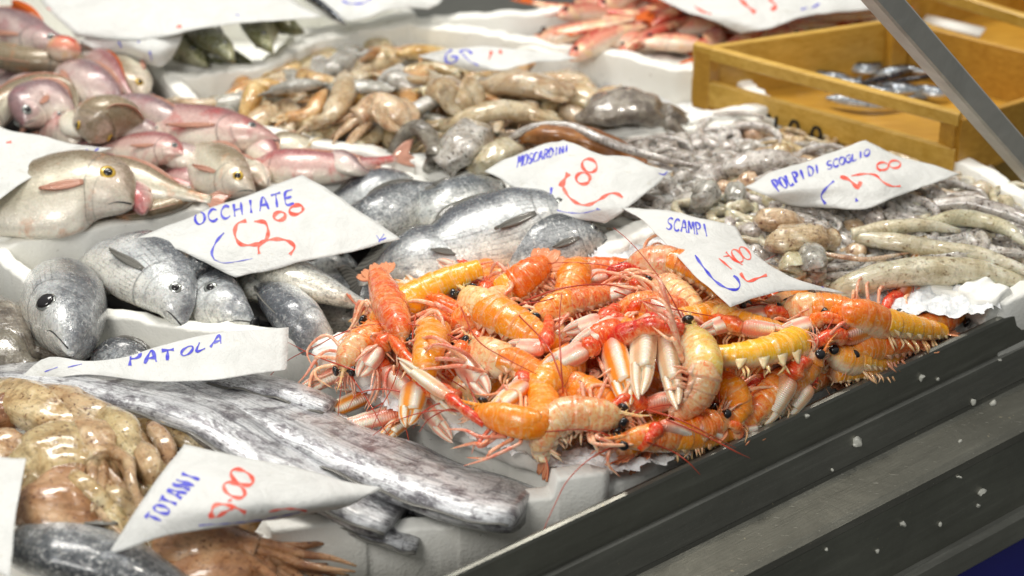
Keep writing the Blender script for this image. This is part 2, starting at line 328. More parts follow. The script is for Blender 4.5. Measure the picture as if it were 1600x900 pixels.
# ------------------------------------------------------------------ shapes
def curve(pts, n):
    """Catmull-Rom through the points, n samples evenly by length"""
    Q = [np.array(p, float) for p in pts]
    if len(Q) == 2: 
        return np.array([Q[0]+(Q[1]-Q[0])*i/(n-1) for i in range(n)])
    E = [2*Q[0]-Q[1]]+Q+[2*Q[-1]-Q[-2]]; out = []
    for i in range(1, len(E)-2):
        p0, p1, p2, p3 = E[i-1:i+3]
        for k in range(12):
            t = k/12; out.append(.5*(2*p1+(p2-p0)*t+(2*p0-5*p1+4*p2-p3)*t*t+(3*p1-p0-3*p2+p3)*t**3))
    out.append(Q[-1]); A = np.array(out); L = np.concatenate([[0], np.cumsum(np.linalg.norm(np.diff(A, axis=0), axis=1))])
    s = np.linspace(0, L[-1], n)
    return np.stack([np.interp(s, L, A[:, k]) for k in range(A.shape[1])], 1)
def tab(table, n, blur=2):
    t = np.array(table, float); x = np.linspace(0, 1, n); y = np.interp(x, t[:, 0], t[:, 1])
    for _ in range(blur):
        y[1:-1] = (y[:-2]+2*y[1:-1]+y[2:])/4
    return y
def loft(mb, pts, hd, hv, wd, hint, n=24, seg=14, sq=2.0, mod=None, wob=0, wobs=30, u0=0, u1=1, ncurve=None):
    """tube along pts; hd/hv = half heights towards / away from hint, wd = half width; UV u along, v round (0 at hint side)"""
    C = np.array(ncurve) if ncurve is not None else curve(pts, n)
    T = np.gradient(C, axis=0); T /= np.linalg.norm(T, axis=1)[:, None]+1e-12
    H = np.array(hint, float); H = np.tile(H, (n, 1)) if H.ndim == 1 else H
    D = H-T*(H*T).sum(1)[:, None]; D /= np.linalg.norm(D, axis=1)[:, None]+1e-12
    L = np.cross(T, D)
    ph = np.linspace(0, 2*np.pi, seg, endpoint=False); c, s = np.cos(ph), np.sin(ph)
    e = 2/sq; c2 = np.sign(c)*np.abs(c)**e; s2 = np.sign(s)*np.abs(s)**e
    hh = np.where(c2[None] > 0, hd[:, None], hv[:, None]); ww = np.broadcast_to(wd[:, None], hh.shape)
    if mod is not None:
        m = mod(np.linspace(0, 1, n)[:, None], ph[None]); hh = hh*m; ww = ww*m
    V = C[:, None]+D[:, None]*(hh*c2)[..., None]+L[:, None]*(ww*s2)[..., None]
    V = V.reshape(-1, 3)
    if wob:
        V = np.array([np.array(v)+np.array(noise.noise_vector(Vector(v)*wobs))*wob for v in V])
    verts = [tuple(v) for v in V]; faces = []; uvs = []
    U = [u0+(u1-u0)*i/(n-1) for i in range(n)]
    for i in range(n-1):
        for j in range(seg):
            k = (j+1) % seg; faces.append((i*seg+j, i*seg+k, (i+1)*seg+k, (i+1)*seg+j))
            uvs.append(((U[i], j/seg), (U[i], (j+1)/seg), (U[i+1], (j+1)/seg), (U[i+1], j/seg)))
    faces.append(tuple(range(seg-1, -1, -1))); uvs.append(tuple((U[0], j/seg) for j in range(seg-1, -1, -1)))
    faces.append(tuple((n-1)*seg+j for j in range(seg))); uvs.append(tuple((U[-1], j/seg) for j in range(seg)))
    mb.add(verts, faces, uvs); return C, T, D, L
def tube(mb, pts, r, n=14, seg=7, hint=(0.1, .2, 1), **k):
    r = np.array(tab(r, n, 1)) if isinstance(r, list) else np.full(n, r)
    return loft(mb, pts, r, r, r, hint, n, seg, **k)
def ball(mb, c, r, ax=None, flat=1.0, seg=12, **kw):
    ax = Vector(ax or (0, 0, 1)).normalized(); c = Vector(c); n = 8
    a = [c+ax*(r*flat*math.cos(math.pi*i/(n-1))) for i in range(n)]
    rr = np.array([max(1e-5, r*math.sin(math.pi*i/(n-1))) for i in range(n)])
    h = ax.orthogonal(); loft(mb, None, rr, rr, rr, h, n, seg, ncurve=a, **kw)
def plate(mb, grid, th, nrm=None):
    """closed thin slab over a grid of points"""
    G_ = np.array(grid, float); a, b = G_.shape[:2]
    du = np.gradient(G_, axis=0); dv = np.gradient(G_, axis=1); N = np.cross(du, dv); N /= np.linalg.norm(N, axis=2)[..., None]+1e-12
    top = (G_+N*th/2).reshape(-1, 3); bot = (G_-N*th/2).reshape(-1, 3); k = a*b
    V = [tuple(x) for x in top]+[tuple(x) for x in bot]; F = []; U = []
    uv = lambda i: ((i//b % a)/(a-1), (i % b)/(b-1))
    for i in range(a-1):
        for j in range(b-1):
            q = (i*b+j, (i+1)*b+j, (i+1)*b+j+1, i*b+j+1)
            F.append(q); U.append(tuple(uv(x) for x in q)); q2 = tuple(x+k for x in q[::-1]); F.append(q2); U.append(tuple(uv(x-k) for x in q2))
    edge = [i*b for i in range(a)]+[(a-1)*b+j for j in range(1, b)]+[i*b+b-1 for i in range(a-2, -1, -1)]+[j for j in range(b-2, 0, -1)]
    for i in range(len(edge)):
        p, q = edge[i], edge[(i+1) % len(edge)]; F.append((q, p, p+k, q+k)); U.append((uv(q), uv(p), uv(p), uv(q)))
    mb.add(V, F, U)
def petal(mb, base, d, side, L, W, th=.0006, curl=0, root=.35, fork=0, n=8, up=None):
    """flat leaf or fan leaving base along d"""
    d = Vector(d).normalized(); side = Vector(side); side = (side-d*side.dot(d)).normalized(); up = d.cross(side)
    g = []
    for i in range(n):
        t = i/(n-1); row = []
        wdt = W*(root+(1-root)*math.sin(min(1, t*1.25)*math.pi/2)) if fork else W*(root+(1-root)*math.sin(math.pi*min(.97, t*.82+.08)))
        for j in range(n):
            s = j/(n-1)*2-1; l = t*L*(1-fork*(1-abs(s))) if fork else t*L*(1-.12*s*s)
            row.append(Vector(base)+d*l+side*(s*wdt)+up*(curl*L*t*t+.03*L*math.sin(s*6+t*3)*t))
        g.append(row)
    plate(mb, g, th)
def slab(mb, pts):                       # box from 8 corner points: bottom 4 then top 4
    F = [(3, 2, 1, 0), (4, 5, 6, 7)]+[(i, (i+1) % 4, (i+1) % 4+4, i+4) for i in range(4)]
    mb.add(pts, F, [((0, 0), (1, 0), (1, 1), (0, 1))]*6)
def bar(mb, a, b, w_, h_, up=(0, 0, 1), bev=.001):
    """square bar a->b with bevelled edges"""
    a, b = Vector(a), Vector(b); t = (b-a).normalized(); up = Vector(up); up = (up-t*up.dot(t)).normalized(); s = t.cross(up)
    w2, h2 = w_/2, h_/2; sec = [(w2-bev, h2), (w2, h2-bev), (w2, -h2+bev), (w2-bev, -h2), (-w2+bev, -h2), (-w2, -h2+bev), (-w2, h2-bev), (-w2+bev, h2)]
    V = [tuple(p+s*x+up*y) for p in (a, b) for x, y in sec]
    F = [(i, (i+1) % 8, (i+1) % 8+8, i+8) for i in range(8)]+[tuple(range(7, -1, -1)), tuple(range(8, 16))]
    mb.add(V, F, [tuple((0, 0) for _ in f) for f in F])
# ------------------------------------------------------------------ the setting
def build_setting():
    m = MB(); m.add([(-8, -3, -.95), (8, -3, -.95), (8, 14, -.95), (-8, 14, -.95)], [(0, 1, 2, 3)], [((0, 0), (1, 0), (1, 1), (0, 1))]); struct('ground', m, 'ground')
build_setting()
TZ = -.125
def counter():
    a, b = P(700, 900, -.004), P(1600, 478, -.004); d = (b-a).normalized(); o = Vector((d.y, -d.x, 0))
    t = Thing('steel_counter', 'long stainless steel market counter with a stepped front edge, wet with ice flecks', 'counter')
    p0, p1 = a-d*1.6, b+d*2.2
    def strip(mb, sec):
        n = 60; V = []; 
        for i in range(n+1):
            c = p0.lerp(p1, i/n); V += [tuple(c+o*x+Vector((0, 0, z))) for x, z in sec]
        k = len(sec); F = [(i*k+j, (i+1)*k+j, (i+1)*k+j+1, i*k+j+1) for i in range(n) for j in range(k-1)]
        mb.add(V, F, [((0, 0), (1, 0), (1, 1), (0, 1))]*len(F))
    m = MB(); strip(m, [(-.004, -.125), (-.004, -.002), (-.003, 0), (.0, .001), (.003, 0), (.004, -.003), (.005, -.037), (.002, -.040), (.002, -.043), (.006, -.045), (.014, -.075)]); t.part('raised_lip', m, 'steel', smooth=False)
    m = MB(); strip(m, [(.0142, -.0752), (.016, -.079), (.020, -.081), (.056, -.087), (.063, -.090), (.066, -.096)]); t.part('drip_ledge', m, 'steel_ledge', smooth=False)
    m = MB(); strip(m, [(.0661, -.0962), (.061, -.186), (.063, -.190), (.070, -.192), (.076, -.212), (.072, -.218), (.04, -.220)]); t.part('front_panel', m, 'steel_dark' if 'steel_dark' in MT else 'steel', smooth=False)
    m = MB(); q0, q1 = p0-o*2.2, p1-o*2.2
    slab(m, [tuple(x+Vector((0, 0, z))) for z in (TZ-.02, TZ) for x in (p0-o*.006, p1-o*.006, q1, q0)]); t.part('tabletop', m, 'steel', smooth=False)
    t.build()
    m = MB(); g = []
    for i in range(60):
        c = p0.lerp(p1, i/59)+o*(.032+.006*math.sin(i*1.9)); g.append([c+Vector((0, 0, -.224-.66*j/3)) for j in range(4)])
    plate(m, g, .002); one('table_skirt', 'dark blue cloth hanging below the steel counter front', 'cloth', m, 'blue')
    # water drops and ice flecks on the steel
    rn = random.Random(3)
    for k, (px, py, z, s) in enumerate([(1338,690,-.06,.0045), (1497,746,-.15,.0028), (1532,768,-.15,.0038), (1528,790,-.15,.0022), (1410,818,-.15,.003), (1468,818,-.15,.002), (1260,650,-.04,.002), (1520,628,-.08,.0025), (1548,627,-.08,.003), (1440,590,-.045,.0025), (1465,593,-.045,.002),(1300,735,-.08,.0013),(1560,560,-.04,.0018),(1500,690,-.08,.002),(1370,860,-.17,.002),(1290,858,-.15,.0018)]):
        # put each fleck against the counter front
        dr = ray(px, py); best = None
        for (x, zz) in [(.005+.0*q, -.001-.036*q/20) for q in range(21)]+[(.006+.008*q/20, -.045-.03*q/20) for q in range(21)]+[(.02+.036*q/40, -.081-.006*q/40) for q in range(41)]+[(.0661-.005*q/40, -.0962-.09*q/40) for q in range(41)]:
            n0 = o; base = p0+o*x+Vector((0, 0, zz+.0))
            tt = (base-CP).cross(d); 
            den = dr.cross(d); lam = tt.dot(den)/den.dot(den); pt = CP+dr*lam
            off = (pt-base); off = off-d*off.dot(d); 
            if best is None or off.length < best[0]: best = (off.length, base+d*((pt-base).dot(d)))
        m = MB(); ball(m, best[1]+o*.0003, s*1.1, (rn.random()-.5, rn.random()-.5, 1), rn.uniform(.4, 1.3), wob=s*.8, wobs=260)
        one('ice_fleck', 'small melting fleck of ice stuck to the steel counter front', 'ice fleck', m, 'fleck', 'ice flecks on the counter front')
counter()
def pole():
    a, b = P(1665, 325, -.02), P(1352, -32, .34); b = a+(b-a)*1.6
    v = (a-CP).normalized(); m = MB(); up = (b-a).cross(v).normalized()+v*-.9
    bar(m, a, b, .024, .024, up, .0022); one('steel_pole', 'square brushed steel canopy pole slanting across the wooden crates', 'pole', m, 'steel_pole' if 'steel_pole' in MT else 'steel', smooth=False)
pole()
# ------------------------------------------------------------------ polystyrene boxes
def foambox(label, poly, th=.018, ztop=0.004, zbot=TZ+.004, crumble=.0022, prof=None, seed=1, step=.008, floor=True):
    """poly: [(px,py[,z])...] anticlockwise or clockwise rim centreline; prof(s_edge_index, t)->dz"""
    pts = [P(q[0], q[1], ztop if len(q) < 3 else q[2]) for q in poly]
    zs = [ztop if len(q) < 3 else q[2] for q in poly]
    n = len(pts); m = MB(); C = []; off = []
    cen = sum(pts, Vector())/n
    for i in range(n):
        a, b = pts[i], pts[(i+1) % n]; k = max(2, int((b-a).length/step))
        for j in range(k):
            t = j/k; C.append((a.lerp(b, t), i, t, zs[i]+(zs[(i+1) % n]-zs[i])*t))
    N = len(C); V = []
    area = sum(pts[i].x*pts[(i+1) % n].y-pts[(i+1) % n].x*pts[i].y for i in range(n)); sg = 1 if area > 0 else -1
    XY = [c[0] for c in C]
    for i in range(N):
        d = (XY[(i+2) % N]-XY[(i-2) % N]); d.z = 0; d.normalize(); o = Vector((d.y, -d.x, 0))*sg
        p, e, t, z = C[i]; dz = prof(e, t) if prof else 0
        nz = noise.noise(Vector((p.x*90+seed*7, p.y*90, 3)))*crumble*1.5+noise.noise(Vector((p.x*25+seed, p.y*25, 9)))*crumble*2.5
        n2 = noise.noise(Vector((p.x*120+seed*3, p.y*120, 5)))*crumble
        z = z+dz+nz; r = .003; h = th/2
        for x, zz in [(-h, zbot+.01), (-h-n2, z-r), (-h+r*.4-n2, z-r*.3), (-h+r*1.3, z), (h-r*1.3, z+n2*.6), (h-r*.4+n2, z-r*.3), (h+n2, z-r), (h, zbot)]:
            V.append((p.x+o.x*x, p.y+o.y*x, zz))
    F = []
    for i in range(N):
        k = (i+1) % N
        for j in range(8):
            l = (j+1) % 8; F.append((i*8+j, i*8+l, k*8+l, k*8+j))
    m.add(V, F, [((0, 0),)*4]*len(F))
    t = Thing('foam_box', label, 'foam box'); t.part('wall', m, 'foam')
    if floor:
        m = MB(); b = [tuple((p.x, p.y, zbot)) for p in pts]; tp = [tuple((p.x, p.y, zbot+.012)) for p in pts]
        F = [tuple(range(n)), tuple(range(2*n-1, n-1, -1))]+[(i, (i+1) % n, (i+1) % n+n, i+n) for i in range(n)]
        m.add(b+tp, F, [tuple((0, 0) for _ in f) for f in F]); t.part('bottom', m, 'foam', smooth=False)
    t.build()
OB = [(-14,382), (604,266), (1030,374), (520,528), (300,506), (160,484), (92,474)]
foambox('white foam box of silver sea bream behind the scampi', OB, seed=1)
foambox('white foam box of pink sea bream at the left', [(-170,398), (-14,370), (606,256), (425,206), (316,190), (236,96), (-170,40)], seed=2)
foambox('white foam box of beige squid in the middle', [(330,192), (262,114), (345,110), (415,100), (480,60), (640,34), (900,70), (1060,104), (1150,108), (1200,162), (900,215), (650,246), (440,208)], seed=3, ztop=.012, th=.02)
foambox('white foam box of grey octopus at the right', [(660,252), (905,222), (1207,176,.004), (1335,204,-.014), (1478,228,.01), (1540,266), (1640,330), (1650,428), (1566,466), (1045,366)], seed=4, ztop=.012, th=.02)
foambox('white foam box heaped with langoustines at the counter edge', [(505,545), (1032,384), (1300,440,.0), (1508,478,-.006), (932,744,-.006)], seed=5, crumble=.004, th=.022, ztop=.008, prof=lambda e, t: -.006 if e == 3 else 0)
def pprof(e, t):
    if e == 2:
        z = 0
        if t < .14: z = .022
        elif t < .155: z = .006
        elif t < .44: z = .004
        elif t < .45: z = -.010
        elif t < .70: z = -.012+.006*(t-.45)/.25
        elif t < .705: z = .012
        else: z = .008
        return z
    return 0
foambox('white foam box with a notched front wall holding the scabbardfish', [(-120,588), (440,570,-.05), (934,764,-.012), (412,834), (300,1010), (-300,1010)], seed=6, th=.020, prof=pprof, step=.003, crumble=.0006)
foambox('white foam box of red mullet at the top right', [(640,30), (905,12), (1160,-60), (1400,20), (1230,80), (1096,98), (880,84)], seed=7)
foambox('white foam box of greenish fish under the large top sheet', [(-170,32), (240,90), (345,104), (412,94), (478,50), (640,22), (500,-60), (-170,-60)], seed=8)
def icebed(poly, z, amp, label, seed, res=.006, edge=.0):
    pts = [P(a, b, z) for a, b in poly]; xs = [p.x for p in pts]; ys = [p.y for p in pts]
    def inside(x, y):
        c = False; n = len(pts)
        for i in range(n):
            a, b = pts[i], pts[(i+1) % n]
            if (a.y > y) != (b.y > y) and x < (b.x-a.x)*(y-a.y)/(b.y-a.y)+a.x: c = not c
        return c
    nx = int((max(xs)-min(xs))/res); ny = int((max(ys)-min(ys))/res); idx = {}; V = []; F = []
    for i in range(nx+1):
        for j in range(ny+1):
            x = min(xs)+i*res; y = min(ys)+j*res
            if inside(x, y):
                h = noise.fractal(Vector((x*60, y*60, seed)), 1, 2, 4)*amp; idx[i, j] = len(V); V.append((x+noise.noise(Vector((x*200, y*200, 1)))*res*.5, y, z+h))
    for (i, j) in idx:
        q = [(i, j), (i+1, j), (i+1, j+1), (i, j+1)]
        if all(a in idx for a in q): F.append(tuple(idx[a] for a in q))
    m = MB(); m.add(V, F, [((0, 0),)*4]*len(F)); one('crushed_ice', label, 'ice', m, 'ice', kind='stuff')
icebed([(505,552), (1030,392), (1530,492), (945,764)], -.022, .008, 'crushed ice under the langoustines', 1)
icebed([(1050,372), (1588,488), (1640,450), (1640,335), (1480,230), (1200,180), (670,256)], -.03, .008, 'crushed ice under the octopus', 2)
icebed([(330,196), (262,120), (420,105), (640,40), (1150,112), (1195,165), (650,240)], -.03, .008, 'crushed ice under the beige squid', 3)
icebed([(1296,464), (1360,450), (1500,430), (1560,440), (1566,480), (1524,498), (1400,490)], .012, .008, 'crushed ice heaped on the box edge beside the langoustines', 5, res=.003)
icebed([(915,405), (985,355), (1046,352), (1048,392), (960,418)], .016, .008, 'crushed ice heaped between bream and langoustines', 6, res=.003)
icebed([(830,712), (900,700), (1110,694), (1050,722), (945,745), (880,745)], .004, .007, 'crushed ice spilling over the front edge under the langoustines', 7, res=.003)
icebed([(510,545), (560,535), (640,580), (840,660), (860,690), (800,690), (640,612)], .008, .006, 'crushed ice along the left edge of the langoustine box', 8, res=.003)
def chunk(label, sp, w_, h_, seed):
    a, b = P(*sp[0]), P(*sp[1]); m = MB(); n = 22; C = curve([a, a.lerp(b, .5), b], n); r = tab([(0, .8), (.06, 1), (.94, 1), (1, .8)], n, 0)
    loft(m, None, r*h_/2, r*h_/2, r*w_/2, (0, 0, 1), n, 28, sq=5, ncurve=C, wob=.003, wobs=110); one('foam_chunk', label, 'foam chunk', m, 'foam')
chunk('broken white foam corner block beside the steel lip at the right', [(1512,458,.004), (1562,484,.002)], .040, .034, 1)
chunk('broken white foam piece between the silver bream and the scampi sign', [(930,402,.008), (1030,362,.012)], .034, .026, 2)
chunk('long ragged white foam rim between the langoustines and the scabbardfish', [(500,566,.002), (850,712,.002)], .024, .036, 3)
def gap_shade(label, poly, z):  # black sheet added so the gaps between the fish read as deep shade
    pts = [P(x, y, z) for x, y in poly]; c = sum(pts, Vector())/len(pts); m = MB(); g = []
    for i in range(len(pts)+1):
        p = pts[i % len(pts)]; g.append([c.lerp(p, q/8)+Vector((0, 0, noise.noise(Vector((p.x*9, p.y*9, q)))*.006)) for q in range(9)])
    plate(m, g, .0006); one('gap_shade_sheet', label, 'shade sheet', m, 'gap_shade')
MT['gap_shade'] = plain('gap_shade_black', (.012, .012, .014), .3, .3)
gap_shade('black sheet added as deep shade under the pink bream', [(-100,380), (0,350), (560,262), (420,222), (300,200), (220,110), (-100,70)], -.045)
gap_shade('black sheet added as deep shade under the silver bream', [(60,440), (160,480), (300,502), (515,522), (990,378), (600,300), (250,350)], -.075)
icebed([(496,552), (560,556), (650,606), (760,654), (862,700), (846,726), (740,692), (620,644), (515,590)], .006, .010, 'crushed ice ridge between the langoustines and the scabbardfish', 9, res=.003)
# ------------------------------------------------------------------ wooden crates
def crate(label, cs, z0, z1, mat='wood', letters=False):
    t = Thing('wooden_crate', label, 'crate'); c = [P(x, y, z1) for x, y in cs]; n = 4
    names = ['front_rail', 'end_panel', 'back_panel', 'side_panel']
    for i in range(4):
        a, b = c[i], c[(i+1) % 4]; m = MB()
        if i == 0:
            bar(m, a, b, .010, .016, bev=.0015); t.part('front_rail', m, 'wood', smooth=False)
            m = MB(); off = Vector((0, 0, -(z1-z0)*.72)); bar(m, a+off, b+off, .008, .030, bev=.001); k = t.part('front_slat', m, 'wood', smooth=False)
        else:
            off = Vector((0, 0, -(z1-z0)/2)); bar(m, a+off, b+off, .008, (z1-z0), bev=.001); t.part('side_panel', m, mat if i != 3 else 'wood', smooth=False)
    for i in range(4):
        m = MB(); inn = (sum(c, Vector())/4-c[i]).normalized()*.014
        bar(m, c[i]+inn, c[i]+inn+Vector((0, 0, z0-z1)), .022, .022, up=(c[(i+1) % 4]-c[i])); t.part('corner_post', m, 'wood_dark', smooth=False)
    m = MB(); slab(m, [(p.x, p.y, z) for z in (z0-.004, z0+.004) for p in c]); t.part('bottom', m, 'wood_dark', smooth=False)
    return t, c
t, c = crate('empty-looking yellow wooden crate with a few silver fish, behind the octopus box', [(1086,76), (1500,186), (1735,112), (1400,30)], -.012, .058, 'wood_dark')
a, b = c[0], c[1]; dd = (b-a).normalized(); oo = Vector((dd.y, -dd.x, 0)); m = MB()
def letter_on(m, a, dd, oo, pos, z, strokes, s=.015):
    for st in strokes:
        q = [a+dd*(pos+x*s)+Vector((0, 0, z+y*s))+oo*.0052 for x, y in st]
        for i in range(len(q)-1): bar(m, q[i], q[i+1], .0012, .0035, up=oo.cross(q[i+1]-q[i]), bev=.0001)
LL = (b-a).length; zz = -(.086)*.72-.007
for k, st in enumerate([[[(0, 0), (0, 1), (.7, 0), (.7, 1)]], [[(.1, 0), (0, .5), (.2, 1), (.6, 1), (.8, .5), (.6, 0), (.1, 0)]], [[(.1, 0), (0, .5), (.2, 1), (.6, 1), (.8, .5), (.6, 0), (.1, 0)]]]):
    letter_on(m, a, dd, oo, LL*(.31+.085*k), zz, st)
t.part('stencilled_letters', m, 'black_ink', smooth=False); t.build()
t, _ = crate('lower yellow wooden crate under the other, right of the octopus box', [(1116,108), (1516,222), (1745,146), (1420,56)], -.118, -.036, 'wood'); t.build()
t, _ = crate('far wooden crate at the top right corner with a white tray in it', [(1405,-28), (1650,48), (1850,-10), (1600,-80)], -.03, .05, 'wood_dark'); t.build()
# ------------------------------------------------------------------ scattering
def inpoly(x, y, poly):
    c = False
    for i in range(len(poly)):
        a, b = poly[i], poly[(i+1) % len(poly)]
        if (a[1] > y) != (b[1] > y) and x < (b[0]-a[0])*(y-a[1])/(b[1]-a[1])+a[0]: c = not c
    return c
def scatter(poly, n, rnd, mind):
    xs = [p[0] for p in poly]; ys = [p[1] for p in poly]; out = []; tries = 0
    while len(out) < n and tries < 20000:
        tries += 1; x, y = rnd.uniform(min(xs), max(xs)), rnd.uniform(min(ys), max(ys))
        if inpoly(x, y, poly) and all((x-a)**2+4*(y-b)**2 > mind*mind for a, b in out): out.append((x, y))
    return out
# ------------------------------------------------------------------ fish
ZUP = np.array([0, 0, 1.])
def dorsal(pts, lean, side):
    t = np.array(pts[-1])-np.array(pts[0]); t = t/np.linalg.norm(t)
    s = np.cross(ZUP, t); s /= np.linalg.norm(s); u = np.cross(t, s)
    a = R(lean); return s*side*math.cos(a)+u*math.sin(a)
def fish(label, spine, H, mat, lean=20, side=1, cat='fish', group=None, T=.42, name='sea_bream', eye=True, fins='fin_grey', iris='iris_silver', slim=False, tail=1.0, mouth=False, er=.072, pup=.62, pect=True, dors=True, head=True, n=44, small=False, eyepos=(.125, .30)):
    """spine: head -> tail as (px,py,z); H body height in metres"""
    pts = [P(*q) for q in spine]; d = dorsal(pts, lean, side)
    t = Thing(name, label, cat, group)
    if slim: hd = [(0,.12),(.06,.42),(.15,.72),(.3,.95),(.5,1),(.7,.8),(.85,.48),(.93,.30),(1,.26)]; wd = [(0,.15),(.1,.7),(.3,1),(.6,.9),(.85,.4),(1,.12)]
    else: hd = [(0,.07),(.03,.26),(.09,.52),(.17,.78),(.28,.98),(.42,1),(.58,.86),(.72,.58),(.84,.30),(.92,.20),(1,.20)]; wd = [(0,.10),(.06,.5),(.15,.85),(.3,1),(.5,.92),(.7,.6),(.85,.25),(.94,.12),(1,.05)]
    if not head: hd = [(0,.5)]+hd[3:]; wd = [(0,.5)]+wd[3:]
    a, b = tab(hd, n), tab(wd, n); hv = a*.92 if (slim or not head) else tab([(0,.07),(.03,.20),(.09,.38),(.17,.60),(.28,.84),(.42,.98),(.58,.84),(.72,.55),(.84,.30),(.92,.19),(1,.19)], n); seg = 14 if small else 22
    m = MB(); C, TT, DD, LL = loft(m, pts, a*H/2, hv*H/2, b*H*T/2, d, n, seg, sq=1.85 if not slim else 2, wob=H*.012, wobs=45)
    body = t.part('body', m, mat)
    L = np.linalg.norm(np.diff(C, axis=0), axis=1).sum(); V = lambda x: Vector(tuple(x))
    at = lambda u: min(n-1, max(0, int(round(u*(n-1)))))
    # tail fin
    if tail:
        m = MB(); e = C[-2]; petal(m, V(e), V(TT[-1]), V(DD[-1]), L*.17*tail, H*.36*tail, H*.018, fork=.42, root=.22, curl=.08, n=9); t.part('tail_fin', m, fins)
    if dors and not small:
        g = []
        for k in range(12):
            u = .30+.5*k/11; i = at(u); f = math.sin(math.pi*min(1, (k+.6)/12))**.5*H*.07
            base = C[i]+DD[i]*a[i]*H/2*.97; g.append([V(base+DD[i]*(f*q/3)+TT[i]*(f*q/3*.8)+LL[i]*(f*q*.06)) for q in range(4)])
        m = MB(); plate(m, g, H*.012); t.part('dorsal_fin', m, fins)
    if eye and head:
        eyes = (-1, 1)
        for s in eyes:
            i = at(eyepos[0]); fd = eyepos[1]; surf = C[i]+DD[i]*(a[i]*H/2*fd)+LL[i]*s*(b[i]*H*T/2*math.sqrt(max(0, 1-fd*fd)))
            nr = V(LL[i]*s+DD[i]*.25*fd-TT[i]*.35).normalized(); r = H*er
            m = MB(); ball(m, V(surf)-nr*r*.10, r, nr, .28); k = t.part('eye', m, iris, parent=body)
            m = MB(); ball(m, V(surf)+nr*r*.04, r*pup, nr, .42); t.part('pupil', m, 'black', parent=body)
    if head and not small and not slim:
        m = MB()
        for s in (-1, 1):
            q = []
            for u, f in ((.004, -.1), (.03, -.42), (.06, -.62), (.085, -.80)):
                i = u*(n-1); i0 = int(i); fr = i-i0; I = lambda A_: A_[i0]*(1-fr)+A_[i0+1]*fr
                q.append(V(I(C)+I(DD)*(I(hv)*H/2*f)+I(LL)*s*(I(b)*H*T/2*math.sqrt(1-f*f)*1.0)))
            tube(m, q, [(0, H*.009), (.6, H*.008), (1, H*.002)], n=12, seg=6)
        t.part('mouth_slit', m, 'mouth', parent=body)
    if mouth and head:
        m = MB(); ball(m, V(C[0]-TT[0]*H*.0), H*.095, V(TT[0]), .5); t.part('mouth', m, 'mouth')
    if pect and head and not small:
        for s in (-1, 1):
            i = at(.26); surf = V(C[i]-DD[i]*(a[i]*H/2*.15)+LL[i]*s*(b[i]*H*T/2*1.0))
            m = MB(); petal(m, surf, V(TT[i]+LL[i]*s*.03-DD[i]*.22), V(DD[i]), L*.22, H*.055, H*.006, root=.3); t.part('pectoral_fin', m, fins)
    return t.build()
# silver bream (OCCHIATE) box: lower layer first
SB = 'silver sea bream in the foam box behind the scampi'
def sb(label, sp, H, mat='silver', iris='iris_silver', **k): return fish(label, sp, H, mat, name='silver_bream', group='silver sea bream in the foam box', iris=iris, fins='fin_grey', **k)
sb('silver bream facing the viewer with a big dark eye, at the left corner', [(112,552,.026),(105,526,.026),(96,474,-.004),(90,412,-.07)], .090, 'silver', lean=24, side=-1, T=.95, er=.12, tail=0, eyepos=(.13,-.05), iris='iris_silver', pup=.86, dors=False, pect=False)
sb('silver bream with a striped flank bending down over the box front, beside the staring one', [(285,512,.0),(262,462,.016),(205,405,.012),(150,400,-.015),(110,420,-.05)], .088, 'silver', lean=18, side=-1, T=.5, tail=.0)
sb('dark-backed silver bream lying behind the striped one under the bream sign', [(250,480,-.02),(285,430,.008),(330,408,.004),(400,400,-.02)], .085, 'silver_dark', lean=35, side=-1)
sb('silver bream with its black eye low over the front edge of its box', [(398,506,.0),(345,482,.004),(290,455,-.012),(250,420,-.05)], .078, 'silver', lean=30, side=-1, T=.55, er=.09, mouth=True, eyepos=(.2,.25))
sb('pale silver bream half hidden behind the one with the low black eye', [(425,470,-.005),(400,445,.0),(370,425,-.02),(330,410,-.05)], .07, 'silver_pale', lean=30, side=-1)
sb('silver bream tail end curving down in the front right of the box', [(510,560,-.03),(485,520,.0),(450,480,.004),(400,430,-.01)], .058, 'silver', lean=30, side=1, T=.8, head=False)
sb('pale-bellied silver bream lying on its back under the right edge of the bream sign', [(400,400,-.01),(440,425,.008),(510,455,.008),(610,492,-.012)], .070, 'silver_pale', lean=-25, side=1, T=.6)
sb('silver bream with a grey gill cover just left of the yellow langoustine tail', [(760,425,-.005),(690,405,.01),(630,410,.01),(560,440,-.01)], .086, 'silver', lean=20, side=-1, T=.5)
sb('large silver bream lying across the box above the langoustines, its eye under the squid sign', [(912,342,.024),(845,345,.03),(760,365,.026),(680,385,.018),(600,385,.0)], .098, 'silver', lean=22, side=-1, T=.5, er=.075)
sb('dark-backed silver bream with a white gill edge right against the foam wall', [(950,375,.018),(900,378,.022),(830,395,.018),(740,425,.0)], .074, 'silver_dark', lean=30, side=-1, T=.5)
sb('dark silver bream tail rising to the right of the bream sign', [(520,360,.0),(590,345,.015),(645,310,.02),(700,285,.014)], .062, 'silver_dark', lean=30, side=1, T=.6, head=False, tail=0)
sb('pale silver bream belly behind the large one', [(800,300,.0),(735,320,.015),(670,335,.012),(600,330,-.02)], .07, 'silver_pale', lean=30, side=-1, T=.5)
sb('silver bream in the back corner of its box by the white foam rim', [(660,290,-.01),(600,300,.0),(540,320,-.01),(480,330,-.03)], .06, 'silver', lean=30, side=-1)
sb('silver bream sunk in the shadow below the bream sign', [(560,420,-.05),(480,410,-.045),(400,400,-.05),(330,395,-.06)], .08, 'silver_dark', lean=20, side=-1)
